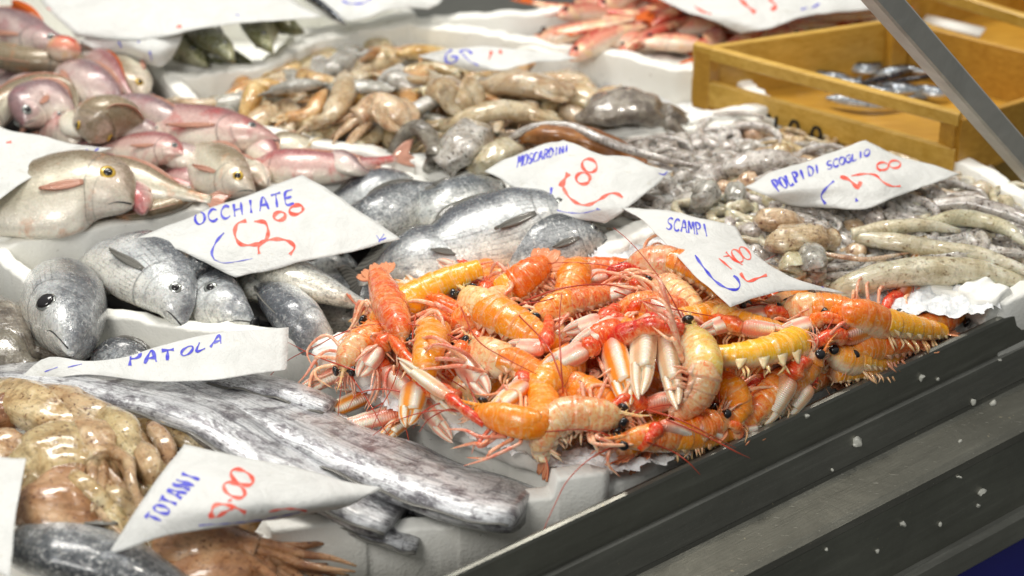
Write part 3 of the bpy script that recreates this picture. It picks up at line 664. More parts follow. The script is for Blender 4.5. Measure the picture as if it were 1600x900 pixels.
sb('silver bream deep under the front of the pile', [(620,490,-.05),(560,480,-.045),(480,470,-.05),(380,460,-.06)], .08, 'silver_dark', lean=20, side=-1)
# pink bream box
def pb(label, sp, H, mat='bream', fins='fin_pink', **k): return fish(label, sp, H, mat, name='pink_bream', group='pink sea bream in the foam box', fins=fins, **k)
pb('large pale pink bream with a yellow ringed eye above the silver bream box', [(208,322,.028),(150,300,.034),(70,310,.03),(-20,335,.02),(-90,350,.01)], .112, 'bream_pale', lean=24, side=-1, T=.5, er=.078, iris='iris_gold', eyepos=(.17,.28))
pb('olive backed bream with its tail behind the big yellow eyed one', [(80,272,.02),(180,280,.03),(260,298,.026),(330,312,.02)], .055, 'bream_pale', lean=30, side=1, T=.6, eye=False, pect=False)
pb('pale bream pointing its golden eye down at the bream sign', [(398,300,.028),(365,285,.03),(325,255,.028),(300,222,.018)], .062, 'bream_pale', lean=35, side=-1, T=.6, er=.10, iris='iris_gold')
pb('small bream with a dark pink snout between the yellow eyed and the leaning one', [(292,246,.03),(250,236,.03),(190,232,.02),(140,236,.01)], .05, 'bream', lean=25, side=-1, T=.6)
pb('orange and white bream tail under the small dark pink snout', [(120,245,.0),(180,262,.012),(240,275,.02),(300,290,.015)], .036, 'bream', lean=20, side=1, head=False)
pb('deep pink bream with its head against the rim of the squid box', [(438,222,.03),(390,215,.034),(320,205,.03),(240,190,.022),(160,165,.01)], .072, 'bream', lean=20, side=-1, T=.55, er=.07)
pb('pale round bellied bream in the middle of the pink pile', [(140,222,.03),(155,190,.042),(195,185,.04),(240,208,.02)], .062, 'bream_pale', lean=50, side=-1, T=.9, er=.09, iris='iris_gold', tail=0)
pb('grey pink bream curled with its eye down at the left above the blank sheet', [(38,196,.034),(60,160,.042),(100,165,.038),(125,190,.02)], .062, 'bream_grey', lean=30, side=1, T=.6, er=.10, tail=0)
pb('bream with a red edged tail arching over the left of the pile', [(-40,250,.0),(0,172,.04),(60,136,.045),(108,140,.04),(125,190,.02)], .036, 'bream_pale', lean=55, side=1, T=.9, head=False, tail=0)
pb('grey pink bream with a blood red mouth at the top left', [(122,76,.05),(60,68,.05),(0,40,.045),(-70,20,.03)], .058, 'bream_grey', lean=40, side=-1, T=.8, er=.09, iris='iris_silver')
pb('thick pale bream body below the red mouthed one', [(150,110,.02),(90,98,.03),(20,88,.03),(-60,60,.02)], .07, 'bream_pale', lean=20, side=1, T=.6, eye=False)
pb('grey bream lying behind the round bellied one', [(90,112,.03),(130,130,.036),(170,150,.03),(190,190,.01)], .06, 'bream_grey', lean=30, side=1, T=.6, eye=False, tail=0)
pb('orange finned bream tail pointing at the blank top sheet', [(130,90,.02),(160,100,.04),(185,125,.04),(210,158,.03)], .034, 'bream', lean=40, side=1, T=.7, head=False, fins='fin_orange')
pb('bream with a yellow eye beside the left foam rim', [(222,160,.02),(212,130,.028),(190,105,.024),(160,85,.01)], .06, 'bream_pale', lean=30, side=1, T=.6, er=.09, iris='iris_gold')
pb('pink bream back sliding down towards the deep pink one', [(160,165,.03),(220,172,.034),(280,195,.03),(350,200,.02)], .04, 'bream_grey', lean=40, side=1, T=.8, head=False)
pb('pink bream tail stretching right along the squid box rim', [(380,255,.01),(450,262,.02),(540,262,.02),(620,246,.016)], .045, 'bream', lean=35, side=1, T=.6, head=False)
pb('white throated bream with bloody gills above the bream sign', [(418,292,.02),(390,272,.02),(330,270,.01),(270,268,.0)], .055, 'bream_pale', lean=10, side=1, T=.6, eye=False)
pb('pink bream beneath the pile by the left sheet', [(60,215,.01),(100,205,.016),(150,215,.01),(200,230,.0)], .06, 'bream', lean=25, side=1, T=.6)
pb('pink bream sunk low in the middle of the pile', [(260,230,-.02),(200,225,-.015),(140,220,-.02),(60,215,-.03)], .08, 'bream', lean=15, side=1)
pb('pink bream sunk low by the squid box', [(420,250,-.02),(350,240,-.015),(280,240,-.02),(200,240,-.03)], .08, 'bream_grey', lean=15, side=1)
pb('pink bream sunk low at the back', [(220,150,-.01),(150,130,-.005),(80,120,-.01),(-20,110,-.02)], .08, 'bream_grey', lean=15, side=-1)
pb('pinkish snout poking between the big yellow eyed bream and the bream sign', [(225,335,.02),(215,300,.024),(190,280,.01)], .038, 'bream', lean=40, side=1, T=.7, eye=False, tail=0)
pb('bream on the near side hidden by the big yellow eyed one', [(310,300,.0),(260,318,.008),(200,330,.0),(120,330,-.02)], .06, 'bream_pale', lean=20, side=1)
m = MB(); petal(m, P(72,52,.05), P(20,5,.07)-P(72,52,.05), (0, .4, 1), .07, .014, .001, root=.3); one('loose_fin', 'dark orange fin standing up at the top left corner over the red mouthed bream', 'fin', m, 'fin_orange')
m = MB(); ball(m, P(100,76,.056), .016, P(122,76,.05)-P(60,68,.05), 1.3); one('bloody_gill', 'dark red bloody gill lump at the snout of the top left bream', 'fish gill', m, 'sh_blood' if 'sh_blood' in MT else 'mullet')
rk = random.Random(31)
KP = [(10,130),(60,60),(160,60),(230,110),(290,190),(420,220),(560,262),(420,290),(300,310),(230,300),(120,250)]
for x, y in scatter(KP, 16, rk, 70):
    th = rk.uniform(-.7, .5)+rk.choice([0, math.pi]); dx, dy = math.cos(th)*55, -math.sin(th)*30; z = rk.uniform(-.012, .004)
    sd = 1 if dx > 0 else -1; mt_ = rk.choice(['bream', 'bream_pale', 'bream_grey', 'bream_pale'])
    pb('partly covered pink bream deep in the pile left of the squid box', [(x-dx, y-dy, z), (x-dx*.3, y-dy*.3-3, z+.006), (x+dx*.4, y+dy*.4, z+.004), (x+dx*1.1, y+dy*1.1, z-.004)], rk.uniform(.042, .06), mt_, lean=rk.uniform(5, 45), side=sd, T=.55, fins='fin_pink', pect=False)
for x, y in scatter([(20,130),(120,92),(200,130),(300,205),(410,235),(560,262),(420,262),(300,250),(200,240),(60,200)], 12, rk, 62):
    th = rk.uniform(-.9, .3)+rk.choice([0, math.pi]); dx, dy = math.cos(th)*42, -math.sin(th)*24; z = rk.uniform(.018, .03)
    sd = 1 if dx > 0 else -1; mt_ = rk.choice(['bream', 'bream_pale', 'bream_grey', 'bream_pale'])
    pb('small pink bream lying loose on top of the pile left of the squid box', [(x-dx, y-dy, z), (x-dx*.3, y-dy*.3-3, z+.006), (x+dx*.4, y+dy*.4, z+.004), (x+dx*1.1, y+dy*1.1, z-.006)], rk.uniform(.032, .042), mt_, lean=rk.uniform(5, 50), side=sd, T=.6, fins='fin_pink', pect=False)
# greenish fish under the top sheet
def gf(label, sp, H, **k): return fish(label, sp, H, 'green', name='green_bream', group='greenish fish under the top sheet', lean=30, T=.55, **k)
gf('greenish fish with a round head nearest the foam rim', [(365,96,.03),(345,72,.036),(310,50,.03),(270,30,.01)], .055, side=1)
gf('yellow green fish in the middle of the open gap', [(425,82,.03),(412,62,.036),(400,30,.03),(380,10,.01)], .055, side=1)
gf('greenish fish at the right end of the open gap', [(475,52,.02),(450,40,.03),(420,20,.03),(390,-10,.01)], .06, side=1)
gf('dark green fish at the left end of the open gap', [(325,104,.01),(290,78,.016),(260,50,.01),(230,20,-.01)], .055, side=-1)
gf('dark green fish lying behind the round headed one', [(395,100,.0),(330,90,.0),(270,90,-.01),(210,80,-.02)], .06, side=1)
# scabbardfish box (PATOLA)
def belt(label, sp, H, T=.36, lean=22, side=1, mat='patola', cut=True):
    pts = [P(*q) for q in sp]; d = dorsal(pts, lean, side); n = 56; T *= .8; m = MB(); C = curve(pts, n); V = lambda x: Vector(tuple(x))
    a = tab([(0,.80),(.012,.88),(.035,.95),(.08,1),(.9,1),(.97,.9),(1,.5)], n, 1)*H/2; C, TT, DD, LL = loft(m, pts, a, a, a*T, d, n, 30, sq=2.7, wob=.0026, wobs=24)
    t = Thing('scabbardfish', label, 'fish', 'scabbardfish lying in the notched box'); t.part('body', m, mat)
    m = MB(); g = []
    for k in range(30):
        i = int(k*(n-1)/29); b = C[i]+DD[i]*a[i]*.98; g.append([V(b+DD[i]*(q*.0035)+LL[i]*(.0012*math.sin(k*1.7))) for q in range(3)])
    plate(m, g, .0005); t.part('dorsal_fin', m, 'fin_grey'); t.build()
belt('thick silver grey scabbardfish body scratched with dark lines, its cut end at the foam block', [(818,800,-.010),(716,774,-.006),(596,728,.0),(496,684,.004),(398,642,.004),(280,602,.0)], .112, T=.36)
belt('long silver scabbardfish running from under the squid sign to the middle of the pile', [(622,812,-.01),(540,772,.004),(440,718,.016),(340,660,.026),(220,620,.022),(100,598,.012),(-20,590,.0)], .094, T=.38)
belt('scabbardfish end showing below the corner of the squid sign', [(648,842,-.03),(560,810,-.01),(470,760,.0),(380,710,.0)], .06, T=.4)
belt('smooth silver scabbardfish back along the foam divider', [(850,776,-.04),(710,730,-.03),(610,690,-.022),(510,646,-.014),(420,606,-.01)], .028, T=.6, lean=40)
belt('thin dark scabbardfish under the scabbardfish sign', [(520,640,.0),(420,606,.01),(320,590,.012),(200,588,.01),(60,592,.0)], .05, T=.5)
belt('scabbardfish at the bottom of the box by its front wall', [(820,800,-.045),(740,795,-.035),(640,790,-.04),(520,760,-.04)], .06, T=.4)
belt('scabbardfish hidden deepest in the notched box', [(700,740,-.06),(600,710,-.05),(460,680,-.05),(300,650,-.05)], .10, T=.3)
fish('large grey fish with a scaly back at the bottom left under the brown squid', [(-10,858,.03),(60,856,.034),(150,872,.03),(260,910,.02),(360,960,.0)], .095, 'silver_dark', lean=25, side=-1, T=.5, name='grey_fish', eye=False, mouth=False, dors=False)
fish('flat grey fish peeping out between the front bream and the scabbardfish sign', [(140,572,-.02),(180,566,-.008),(225,572,-.01),(270,582,-.02)], .05, 'silver_dark', lean=40, side=1, T=.6, name='grey_fish', eye=False, tail=0)
# ------------------------------------------------------------------ squid and cuttlefish
def squid_mesh(m, spine, r, arms=6, armlen=None, hint=(0, 0, 1), flat=.7, fins=True, rnd=None, seg=12, n=22, eyes=False, fan=None, gather=0, armr=None, head_r=.72):
    """spine: mantle tip -> head end, world points"""
    rnd = rnd or random; a = tab([(0,.12),(.12,.55),(.3,.9),(.55,1),(.78,.9),(.88,.62),(.93,.74),(1,head_r)], n)*r
    fph = rnd.uniform(0, 6)
    C, T, D, L = loft(m, spine, a*flat, a*flat, a, hint, n, seg, wob=r*.11, wobs=60, mod=lambda u, p: 1+.07*np.sin(5*p+fph+2*u)+.03*np.sin(11*p-3*u))
    V = lambda x: Vector(tuple(x)); ln = np.linalg.norm(np.diff(C, axis=0), axis=1).sum()
    if fins:
        for s in (-1, 1):
            i = int(n*.12); b = V(C[i]+L[i]*s*a[i]*.5); petal(m, b, V(T[i]*.8+L[i]*s*.75), V(T[i]-L[i]*s*.8), r*1.8, r*.75, r*.09, curl=-.2, root=.6)
    al = armlen or ln*.6; e = V(C[-1]); t = V(T[-1]); Ls = V(L[-1]); Ds = V(D[-1])
    for k in range(arms):
        ang = (k/(max(1, arms-1))*2-1); wdt = (fan or .8)
        d = (t+Ls*ang*wdt+Ds*rnd.uniform(-.15, .25)).normalized(); p = [e-t*r*.3+Ls*ang*r*.5+Ds*rnd.uniform(-.3, .3)*r]
        for q in range(1, 5):
            d = (d+Ls*(rnd.uniform(-.4, .4)-gather*ang)+Vector((0, 0, rnd.uniform(-.2, .05)))).normalized(); p.append(p[-1]+d*al/4)
        ar = armr or r*.24
        tube(m, p, [(0, ar), (.5, ar*.8), (1, ar*.2)], n=13, seg=7)
    return C, T, D, L
def squid(label, sp, r, mat, name='squid', group=None, cat='squid', **k):
    m = MB(); squid_mesh(m, [P(*q) for q in sp], r, **k); return one(name, label, cat, m, mat, group)
QG = 'large brown squid in the bottom left box'
squid('speckled brown squid mantle running down right at the top left of its pile', [(-30,600,.02),(30,622,.04),(90,650,.046),(140,672,.04)], .026, 'totano', group=QG, arms=8, armlen=.09, fins=False, fan=.4, seg=18, n=30, flat=.5)
squid('upper brown squid with ridged back reaching the sign corner', [(40,606,.03),(95,625,.045),(150,655,.045),(200,690,.035),(280,735,.02)], .019, 'totano', group=QG, arms=6, armlen=.05, fins=False, seg=18, n=30)
squid('broad brown squid lying down the middle left of the pile', [(40,690,.04),(75,690,.056),(85,730,.056),(80,770,.045)], .034, 'totano', group=QG, arms=6, armlen=.07, fins=False, seg=20, n=30, flat=.42)
squid('glossy russet squid folded above the grey fish', [(30,795,.03),(70,775,.05),(110,785,.05),(150,810,.03)], .040, 'totano_red', group=QG, arms=7, armlen=.07, fins=False, seg=20, n=30, flat=.42)
squid('brown squid with its bunched tentacles hanging down in the centre of the pile', [(125,665,.03),(140,680,.052),(150,700,.058),(158,722,.056)], .022, 'totano', group=QG, arms=10, armlen=.10, fins=False, fan=.55, gather=.22, armr=.0062, seg=18, n=30)
squid('brown squid head with looped tentacles beside the sign edge', [(150,640,.04),(185,665,.056),(200,690,.056),(215,715,.05)], .016, 'totano', group=QG, arms=8, armlen=.09, fins=False, fan=.35, gather=.1, armr=.0055, seg=16)
squid('small amber squid mantle peeping out at the sign top corner', [(330,700,.03),(290,685,.034),(240,665,.034),(215,660,.03)], .013, 'totano', group=QG, arms=4, armlen=.03, fins=False)
squid('pale brown squid arms gathered under the pile', [(105,765,.03),(140,770,.045),(170,790,.04),(195,825,.02)], .018, 'totano', group=QG, arms=6, armlen=.06, fins=False)
squid('orange brown squid at the far left edge', [(-40,680,.02),(-10,650,.035),(20,640,.03),(40,650,.02)], .024, 'totano_red', group=QG, arms=4, armlen=.04, fins=False)
squid('brown squid crumpled above the left blank sheet', [(-40,730,.03),(-5,700,.042),(20,710,.04),(40,740,.03)], .022, 'totano', group=QG, arms=5, armlen=.05)
squid('long amber squid under the squid sign, its arms reaching the foam block', [(200,850,.0),(270,850,.016),(350,850,.016),(400,862,.01)], .026, 'totano_red', group=QG, arms=9, armlen=.09, fins=False, fan=.35, gather=-.1, armr=.005, seg=18, n=30)
squid('amber squid strands along the bottom edge of the photo', [(230,905,.0),(300,890,.01),(370,885,.01),(420,890,.0)], .022, 'totano_red', group=QG, arms=8, armlen=.08, fins=False, fan=.3, armr=.005)
squid('brown squid sunk in the shadow at the foam block corner', [(300,830,-.03),(360,825,-.02),(400,835,-.02),(420,850,-.03)], .026, 'totano_red', group=QG, arms=6, armlen=.06, fins=False)
squid('brown squid filling the bottom of its pile', [(0,760,-.01),(80,740,.0),(170,740,.0),(260,790,-.02)], .05, 'totano_red', group=QG, arms=6, armlen=.06, fins=False)
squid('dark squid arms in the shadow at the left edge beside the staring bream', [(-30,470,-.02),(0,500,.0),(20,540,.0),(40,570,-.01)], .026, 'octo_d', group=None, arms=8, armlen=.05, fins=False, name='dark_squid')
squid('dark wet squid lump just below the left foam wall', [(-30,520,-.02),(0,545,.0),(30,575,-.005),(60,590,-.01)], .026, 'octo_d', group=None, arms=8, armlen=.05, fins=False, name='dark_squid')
for lab, sp, r_, mt in [('brown squid arms fanned out right of the bunched ones', [(215,690,.05),(228,710,.056),(236,735,.054),(240,765,.04)], .010, 'totano'), ('brown squid arms spread over the russet mantle', [(105,735,.058),(125,752,.062),(150,775,.056),(175,800,.045)], .010, 'totano'),
        ('pale brown squid arms curling below the bunched ones', [(150,760,.05),(185,775,.05),(205,800,.04),(215,830,.03)], .009, 'totano'), ('small brown squid with arms falling towards the sign', [(230,660,.04),(250,680,.046),(262,705,.044),(262,735,.035)], .009, 'totano')]:
    squid(lab, sp, r_, mt, group=QG, arms=11, armlen=.10, fins=False, fan=.6, gather=.15, armr=.0052, seg=16)
# beige pile
rb = random.Random(11)
MPOLY = [(318,178),(335,148),(400,128),(450,100),(530,85),(600,72),(660,90),(760,118),(860,135),(960,160),(980,185),(920,200),(820,205),(680,215),(600,220),(460,200)]
protos = []
def squid_proto(k, mat, r, L, armn, fl, bend):
    rr = random.Random(100+k); m = MB()
    sp = [Vector((-L/2, 0, 0)), Vector((-L/6, bend*.5, .004)), Vector((L/6, bend, .003)), Vector((L/2, 0, 0))]
    squid_mesh(m, sp, r, arms=max(2, armn//2), armlen=L*.38, fan=.45, flat=fl, rnd=rr, n=18, seg=12, fins=rr.random() < .5); return mkmesh('small_squid', m, mat)
pr = [squid_proto(0,'squid',.014,.075,6,.75,.012), squid_proto(1,'squid_amber',.011,.07,5,.8,.02), squid_proto(2,'squid_grey',.013,.06,4,.7,.0), squid_proto(3,'squid',.017,.07,5,.6,-.015), squid_proto(4,'squid_amber',.013,.08,7,.7,-.02), squid_proto(5,'squid_grey',.016,.075,6,.6,.01), squid_proto(6,'squid',.010,.085,4,.85,.02)]
COL = {0:'beige',1:'amber',2:'pale grey',3:'broad beige',4:'long amber',5:'broad grey',6:'thin beige'}
def put(me, name, label, cat, group, loc, rot, sc):
    o = bpy.data.objects.new(name, me); link(o); o.location = loc; o.rotation_euler = rot; o.scale = (sc, sc, sc)
    o['label'] = label; o['category'] = cat; o['group'] = group; return o
def mound(x, y, poly, z0, z1):
    d = min(math.hypot(x-a[0], 2*(y-a[1])) for a in [(p[0]+(q[0]-p[0])*t, p[1]+(q[1]-p[1])*t) for p, q in zip(poly, poly[1:]+poly[:1]) for t in (0, .33, .66)])
    return z0+(z1-z0)*min(1, d/90)
for i, (x, y) in enumerate(scatter(MPOLY, 150, rb, 40)):
    k = rb.choice([0,1,3,4,6,2,5]) if x > 560 else rb.choice([0,1,4,1,6,2]); z = mound(x, y, MPOLY, -.006, .020)+rb.uniform(-.004, .008)
    if x > 880: k = rb.choice([0,2,5])
    put(pr[k], 'small_squid', f'{COL[k]} small squid in the heap filling the middle foam box', 'squid', f'{COL[k]} small squid heaped in the middle foam box', P(x, y, z), (rb.uniform(-.35,.35), rb.uniform(-.3,.3), rb.uniform(0, 6.28)), rb.uniform(.85, 1.2))
for i, (x, y) in enumerate(scatter(MPOLY, 70, rb, 55)):
    k = rb.choice([0,3,4]); put(pr[k], 'small_squid', f'{COL[k]} small squid in the heap filling the middle foam box', 'squid', f'{COL[k]} small squid heaped in the middle foam box', P(x, y, -.012), (rb.uniform(-.3,.3), rb.uniform(-.3,.3), rb.uniform(0, 6.28)), 1.15)
squid('white smooth cuttlefish bone shaped squid lying on the left of the beige heap', [(505,130,.032),(480,132,.038),(450,135,.038),(425,142,.03)], .011, 'squid_grey', arms=2, armlen=.02, fins=False)
squid('long beige squid curved upright beside the white one', [(540,110,.03),(535,150,.036),(515,180,.034),(490,195,.02)], .015, 'squid', arms=3, armlen=.03, fins=False)
squid('big pale beige cuttlefish in the centre of the beige heap', [(640,200,.03),(620,180,.04),(590,165,.04),(560,185,.03)], .022, 'squid', arms=6, armlen=.05)
squid('greenish beige cuttlefish with a rounded back right of the centre', [(735,180,.03),(725,160,.042),(700,145,.042),(680,130,.03)], .022, 'squid', arms=5, armlen=.05)
squid('beige cuttlefish with bright wet glints above the squid sign', [(880,190,.03),(800,172,.04),(750,178,.038),(690,200,.02)], .016, 'squid', arms=6, armlen=.06)
squid('translucent beige squid under the small folded sheet', [(900,150,.03),(840,135,.036),(790,130,.034),(750,140,.02)], .022, 'squid', arms=5, armlen=.05)
# grey tiny fish heap in the right end of the beige box
m = MB(); squid_mesh(m, [P(900,185,.02), P(940,172,.03), P(990,165,.03), P(1045,185,.01)], .034, arms=6, armlen=.05, fins=False, flat=.5, n=40, seg=26); one('grey_squid', 'dark grey mottled squid lying in the right end of the beige box', 'squid', m, 'octo_d')
GF = [(920,170),(960,150),(1010,130),(1040,140),(1050,190),(1000,205),(930,205)]
# ------------------------------------------------------------------ octopus
def octo_mesh(m, rr, r=.020, arms=8, L=.10, ar=.0058, n=26):
    r *= .75; L *= 1.0; ar *= .85
    z = Vector((0, 0, 1)); c0 = Vector((-r*1.4, 0, r*.35)); a = tab([(0,.15),(.2,.75),(.5,1),(.8,.8),(1,.5)], 16)*r
    loft(m, [c0-Vector((r*.6, 0, 0)), c0+Vector((r, rr.uniform(-.3,.3)*r, .1*r)), Vector((r*.8, 0, 0))], a*.7, a*.7, a*.9, z, 16, 14, wob=r*.3, wobs=90)
    for k in range(arms):
        th = (k+.5)/arms*4.6-2.3+rr.uniform(-.2, .2); d = Vector((math.cos(th), math.sin(th), 0)); p = [Vector((r*.5, 0, 0))+d*r*.2]
        cu = rr.uniform(1.0, 2.1)*rr.choice([-1, 1]); 
        for q in range(6):
            th += cu*.55+rr.uniform(-.35, .35); d = Vector((math.cos(th), math.sin(th), rr.uniform(-.12, .08))); p.append(p[-1]+d*L/6)
        tube(m, p, [(0, ar), (.4, ar*.9), (.8, ar*.6), (1, ar*.25)], n=n, seg=8, wob=ar*.25, wobs=110)
def octo_proto(k, mat, **kw): m = MB(); octo_mesh(m, random.Random(300+k), **kw); return mkmesh('octopus', m, mat)
oc = [octo_proto(0,'octo',r=.018,L=.10), octo_proto(1,'octo_b',r=.016,L=.11,ar=.006), octo_proto(2,'octo',r=.021,L=.09), octo_proto(3,'octo_b',r=.015,L=.09), octo_proto(4,'octo_d',r=.018,L=.11), octo_proto(5,'octo',r=.014,L=.13,ar=.0065), octo_proto(6,'octo_w',r=.015,L=.11,ar=.006)]
OC = {0:'grey',1:'brown',2:'broad headed grey',3:'small brown',4:'dark grey',5:'long armed grey',6:'pale'}
NPOLY = [(690,262),(730,240),(800,232),(900,232),(1020,228),(1100,222),(1180,214),(1280,232),(1390,262),(1480,290),(1580,325),(1640,340),(1640,420),(1560,405),(1400,420),(1280,425),(1150,400),(1060,350),(960,340),(800,300),(720,275)]
ro = random.Random(5)
for i, (x, y) in enumerate(scatter(NPOLY, 210, ro, 40)):
    z = mound(x, y, NPOLY, -.004, .018)+ro.uniform(-.004, .005)
    k = ro.choice([0,2,1,5,3,4,0]) if x < 1100 or y < 260 else ro.choice([0,1,2,5,6,3,6])
    put(oc[k], 'octopus', f'{OC[k]} small octopus in the heap filling the right foam box', 'octopus', f'{OC[k]} small octopus heaped in the right foam box', P(x, y, z), (ro.uniform(-.14,.14), ro.uniform(-.14,.14), ro.uniform(0, 6.28)), ro.uniform(.85, 1.2))
for i, (x, y) in enumerate(scatter(NPOLY, 50, ro, 80)):
    k = ro.choice([0,2,4]); put(oc[k], 'octopus', f'{OC[k]} small octopus in the heap filling the right foam box', 'octopus', f'{OC[k]} small octopus heaped in the right foam box', P(x, y, -.012), (0, 0, ro.uniform(0, 6.28)), 1.2)
def arm(label, sp, rad, mat, taper=None, name='octopus', n=36, flat=.85, suck=True):
    m = MB(); pts = [P(*q) for q in sp]; r = tab(taper or [(0, .8), (.3, 1), (.7, .9), (1, .35)], n)*rad
    loft(m, pts, r*flat, r*flat, r, (0, 0, 1), n, 16, wob=rad*.12, wobs=50)
    if suck:
        C = curve(pts, n); T = np.gradient(C, axis=0)
        for i in range(2, n-1, 1):
            s = np.cross(T[i], ZUP); s /= np.linalg.norm(s)
            for q in (-.75,):
                c = C[i]+s*q*-r[i]*.95+ZUP*r[i]*-.1; ball(m, Vector(tuple(c)), r[i]*.22, tuple(s), .7, seg=7)
    return one(name, label, 'octopus', m, mat)
arm('thick white octopus arm lying along the front edge of the octopus box', [(1300,462,.004),(1350,440,.022),(1420,425,.026),(1500,424,.022),(1560,432,.014),(1640,450,.006)], .0165, 'octo_w')
arm('pale octopus arm stretched behind the thick white one', [(1340,372,.03),(1400,378,.034),(1470,390,.032),(1540,402,.026),(1620,430,.02)], .011, 'octo_w')
arm('grey octopus arm curling right of the octopus sign', [(1460,320,.03),(1520,318,.036),(1580,335,.034),(1640,360,.03)], .009, 'octo')
arm('thin brown octopus arm looping beneath the octopus sign', [(1280,395,.034),(1320,402,.036),(1360,405,.034),(1420,395,.03)], .003, 'octo_b', suck=False)
arm('yellowish octopus arm near the steel edge', [(1440,355,.03),(1500,340,.036),(1560,352,.034),(1610,385,.03)], .010, 'octo_w')
arm('long pale arm crossing the middle of the octopus heap', [(1330,366,.034),(1390,356,.038),(1450,352,.036),(1500,362,.03)], .009, 'octo_w')
def head(label, sp, r, mat, **k): squid(label, sp, r, mat, name='octopus', cat='octopus', arms=0, fins=False, n=26, seg=20, **k)
head('shiny brown octopus head beside the scampi sign', [(1195,385,.03),(1220,376,.042),(1260,372,.04),(1300,374,.03)], .019, 'octo_b', flat=.8)
head('bulging pale octopus head below the brown one', [(1262,392,.025),(1268,402,.036),(1272,415,.034),(1275,430,.02)], .015, 'squid_grey', flat=.9)
head('white bulbous octopus head left of the octopus sign', [(1110,292,.03),(1104,300,.04),(1098,312,.036),(1090,325,.02)], .015, 'squid_grey', flat=.9)
head('small pale octopus head next to the white bulbous one', [(1142,290,.03),(1150,302,.034),(1150,315,.03),(1148,325,.02)], .012, 'squid_grey', flat=.9)
head('round brown octopus head by the scampi sign top edge', [(1180,345,.03),(1200,342,.04),(1230,346,.038),(1250,352,.03)], .014, 'octo_b', flat=.9)
head('pale grey octopus head under the scampi sign edge', [(1236,402,.02),(1238,410,.032),(1240,422,.03),(1242,435,.01)], .013, 'octo_w', flat=.9)
head('long grey octopus head above the scabbard of the octopus sign', [(1120,268,.028),(1160,258,.036),(1210,254,.036),(1260,262,.028)], .016, 'octo', flat=.8)
arm('dark grey tentacle hooked over the foam rim near the squid sign', [(612,240,.01),(628,212,.028),(650,200,.036),(672,215,.034),(680,245,.03),(672,262,.01)], .0105, 'octo_d', taper=[(0,.6),(.3,1),(.8,1),(1,.9)])
head('grey cuttlefish mantle hanging beside the hooked tentacle', [(760,205,.02),(735,212,.034),(715,238,.034),(690,262,.02)], .026, 'octo', flat=.7)
head('pale round cuttlefish at the left corner of the squid sign', [(820,235,.02),(790,238,.03),(765,250,.03),(745,262,.015)], .019, 'octo_w', flat=.8)
m = MB(); squid_mesh(m, [P(800,222,.02), P(850,208,.045), P(930,222,.040), P(1010,262,.02)], .021, arms=5, armlen=.06, fins=False, flat=.55, n=40, seg=24); one('brown_cuttlefish', 'glossy dark brown cuttlefish behind the top of the squid sign', 'cuttlefish', m, 'brown_slab')
arm('greyish lilac rim of the brown cuttlefish behind the squid sign', [(790,222,.03),(830,200,.05),(890,197,.054),(950,222,.05),(1040,250,.036),(1110,262,.03)], .006, 'octo', suck=False)
# white blob-like small things in the dark grey heap
# ------------------------------------------------------------------ red mullet
rm = random.Random(21)
def mullet_proto(k):
    m = MB(); rr = random.Random(500+k); L = .13; H = .030; b = rr.uniform(-.02, .02); n = 24
    pts = [Vector((-L/2, 0, 0)), Vector((-L/6, b, .003)), Vector((L/6, b, .003)), Vector((L/2, 0, 0))]
    hd = tab([(0,.2),(.06,.6),(.2,.95),(.4,1),(.7,.65),(.9,.28),(1,.25)], n)*H/2; wd = hd*.62
    loft(m, pts, hd, hd, wd, (0, rr.choice([-1, 1]), .5), n, 12)
    return mkmesh('mullet_body', m, 'mullet')
mp = [mullet_proto(k) for k in range(4)]
fm = MB(); petal(fm, Vector((.06, 0, 0)), (1, 0, 0), (0, 1, .3), .03, .014, .0008, fork=.4, root=.2); fmesh = mkmesh('mullet_tail_fin', fm, 'fin_orange')
em = MB(); ball(em, Vector((-.052, .004, .0085)), .0036, (0, .3, 1), .7); emesh = mkmesh('mullet_eye', em, 'black')
RP = [(880,45),(910,15),(1010,-10),(1200,-30),(1370,10),(1320,28),(1240,46),(1160,64),(1080,70),(990,72),(920,62)]
for z in (-.012, .012):
    for x, y in scatter(RP, 46, rm, 40):
        e = bpy.data.objects.new('red_mullet', None); link(e); e.empty_display_size = .02; e.location = P(x, y, z+rm.uniform(-.004, .008)); e.rotation_euler = (rm.uniform(-.3,.3), rm.uniform(-.25,.25), rm.choice([rm.gauss(.4, .5), rm.gauss(.4, .5)+3.14, rm.uniform(0, 6)]))
        e['label'] = 'red mullet in the heap in the top right foam box'; e['category'] = 'fish'; e['group'] = 'red mullet heaped in the top right box'
        for nm, me in (('body', rm.choice(mp)), ('tail_fin', fmesh), ('eye', emesh)):
            c = bpy.data.objects.new(nm, me); link(c); c.parent = e
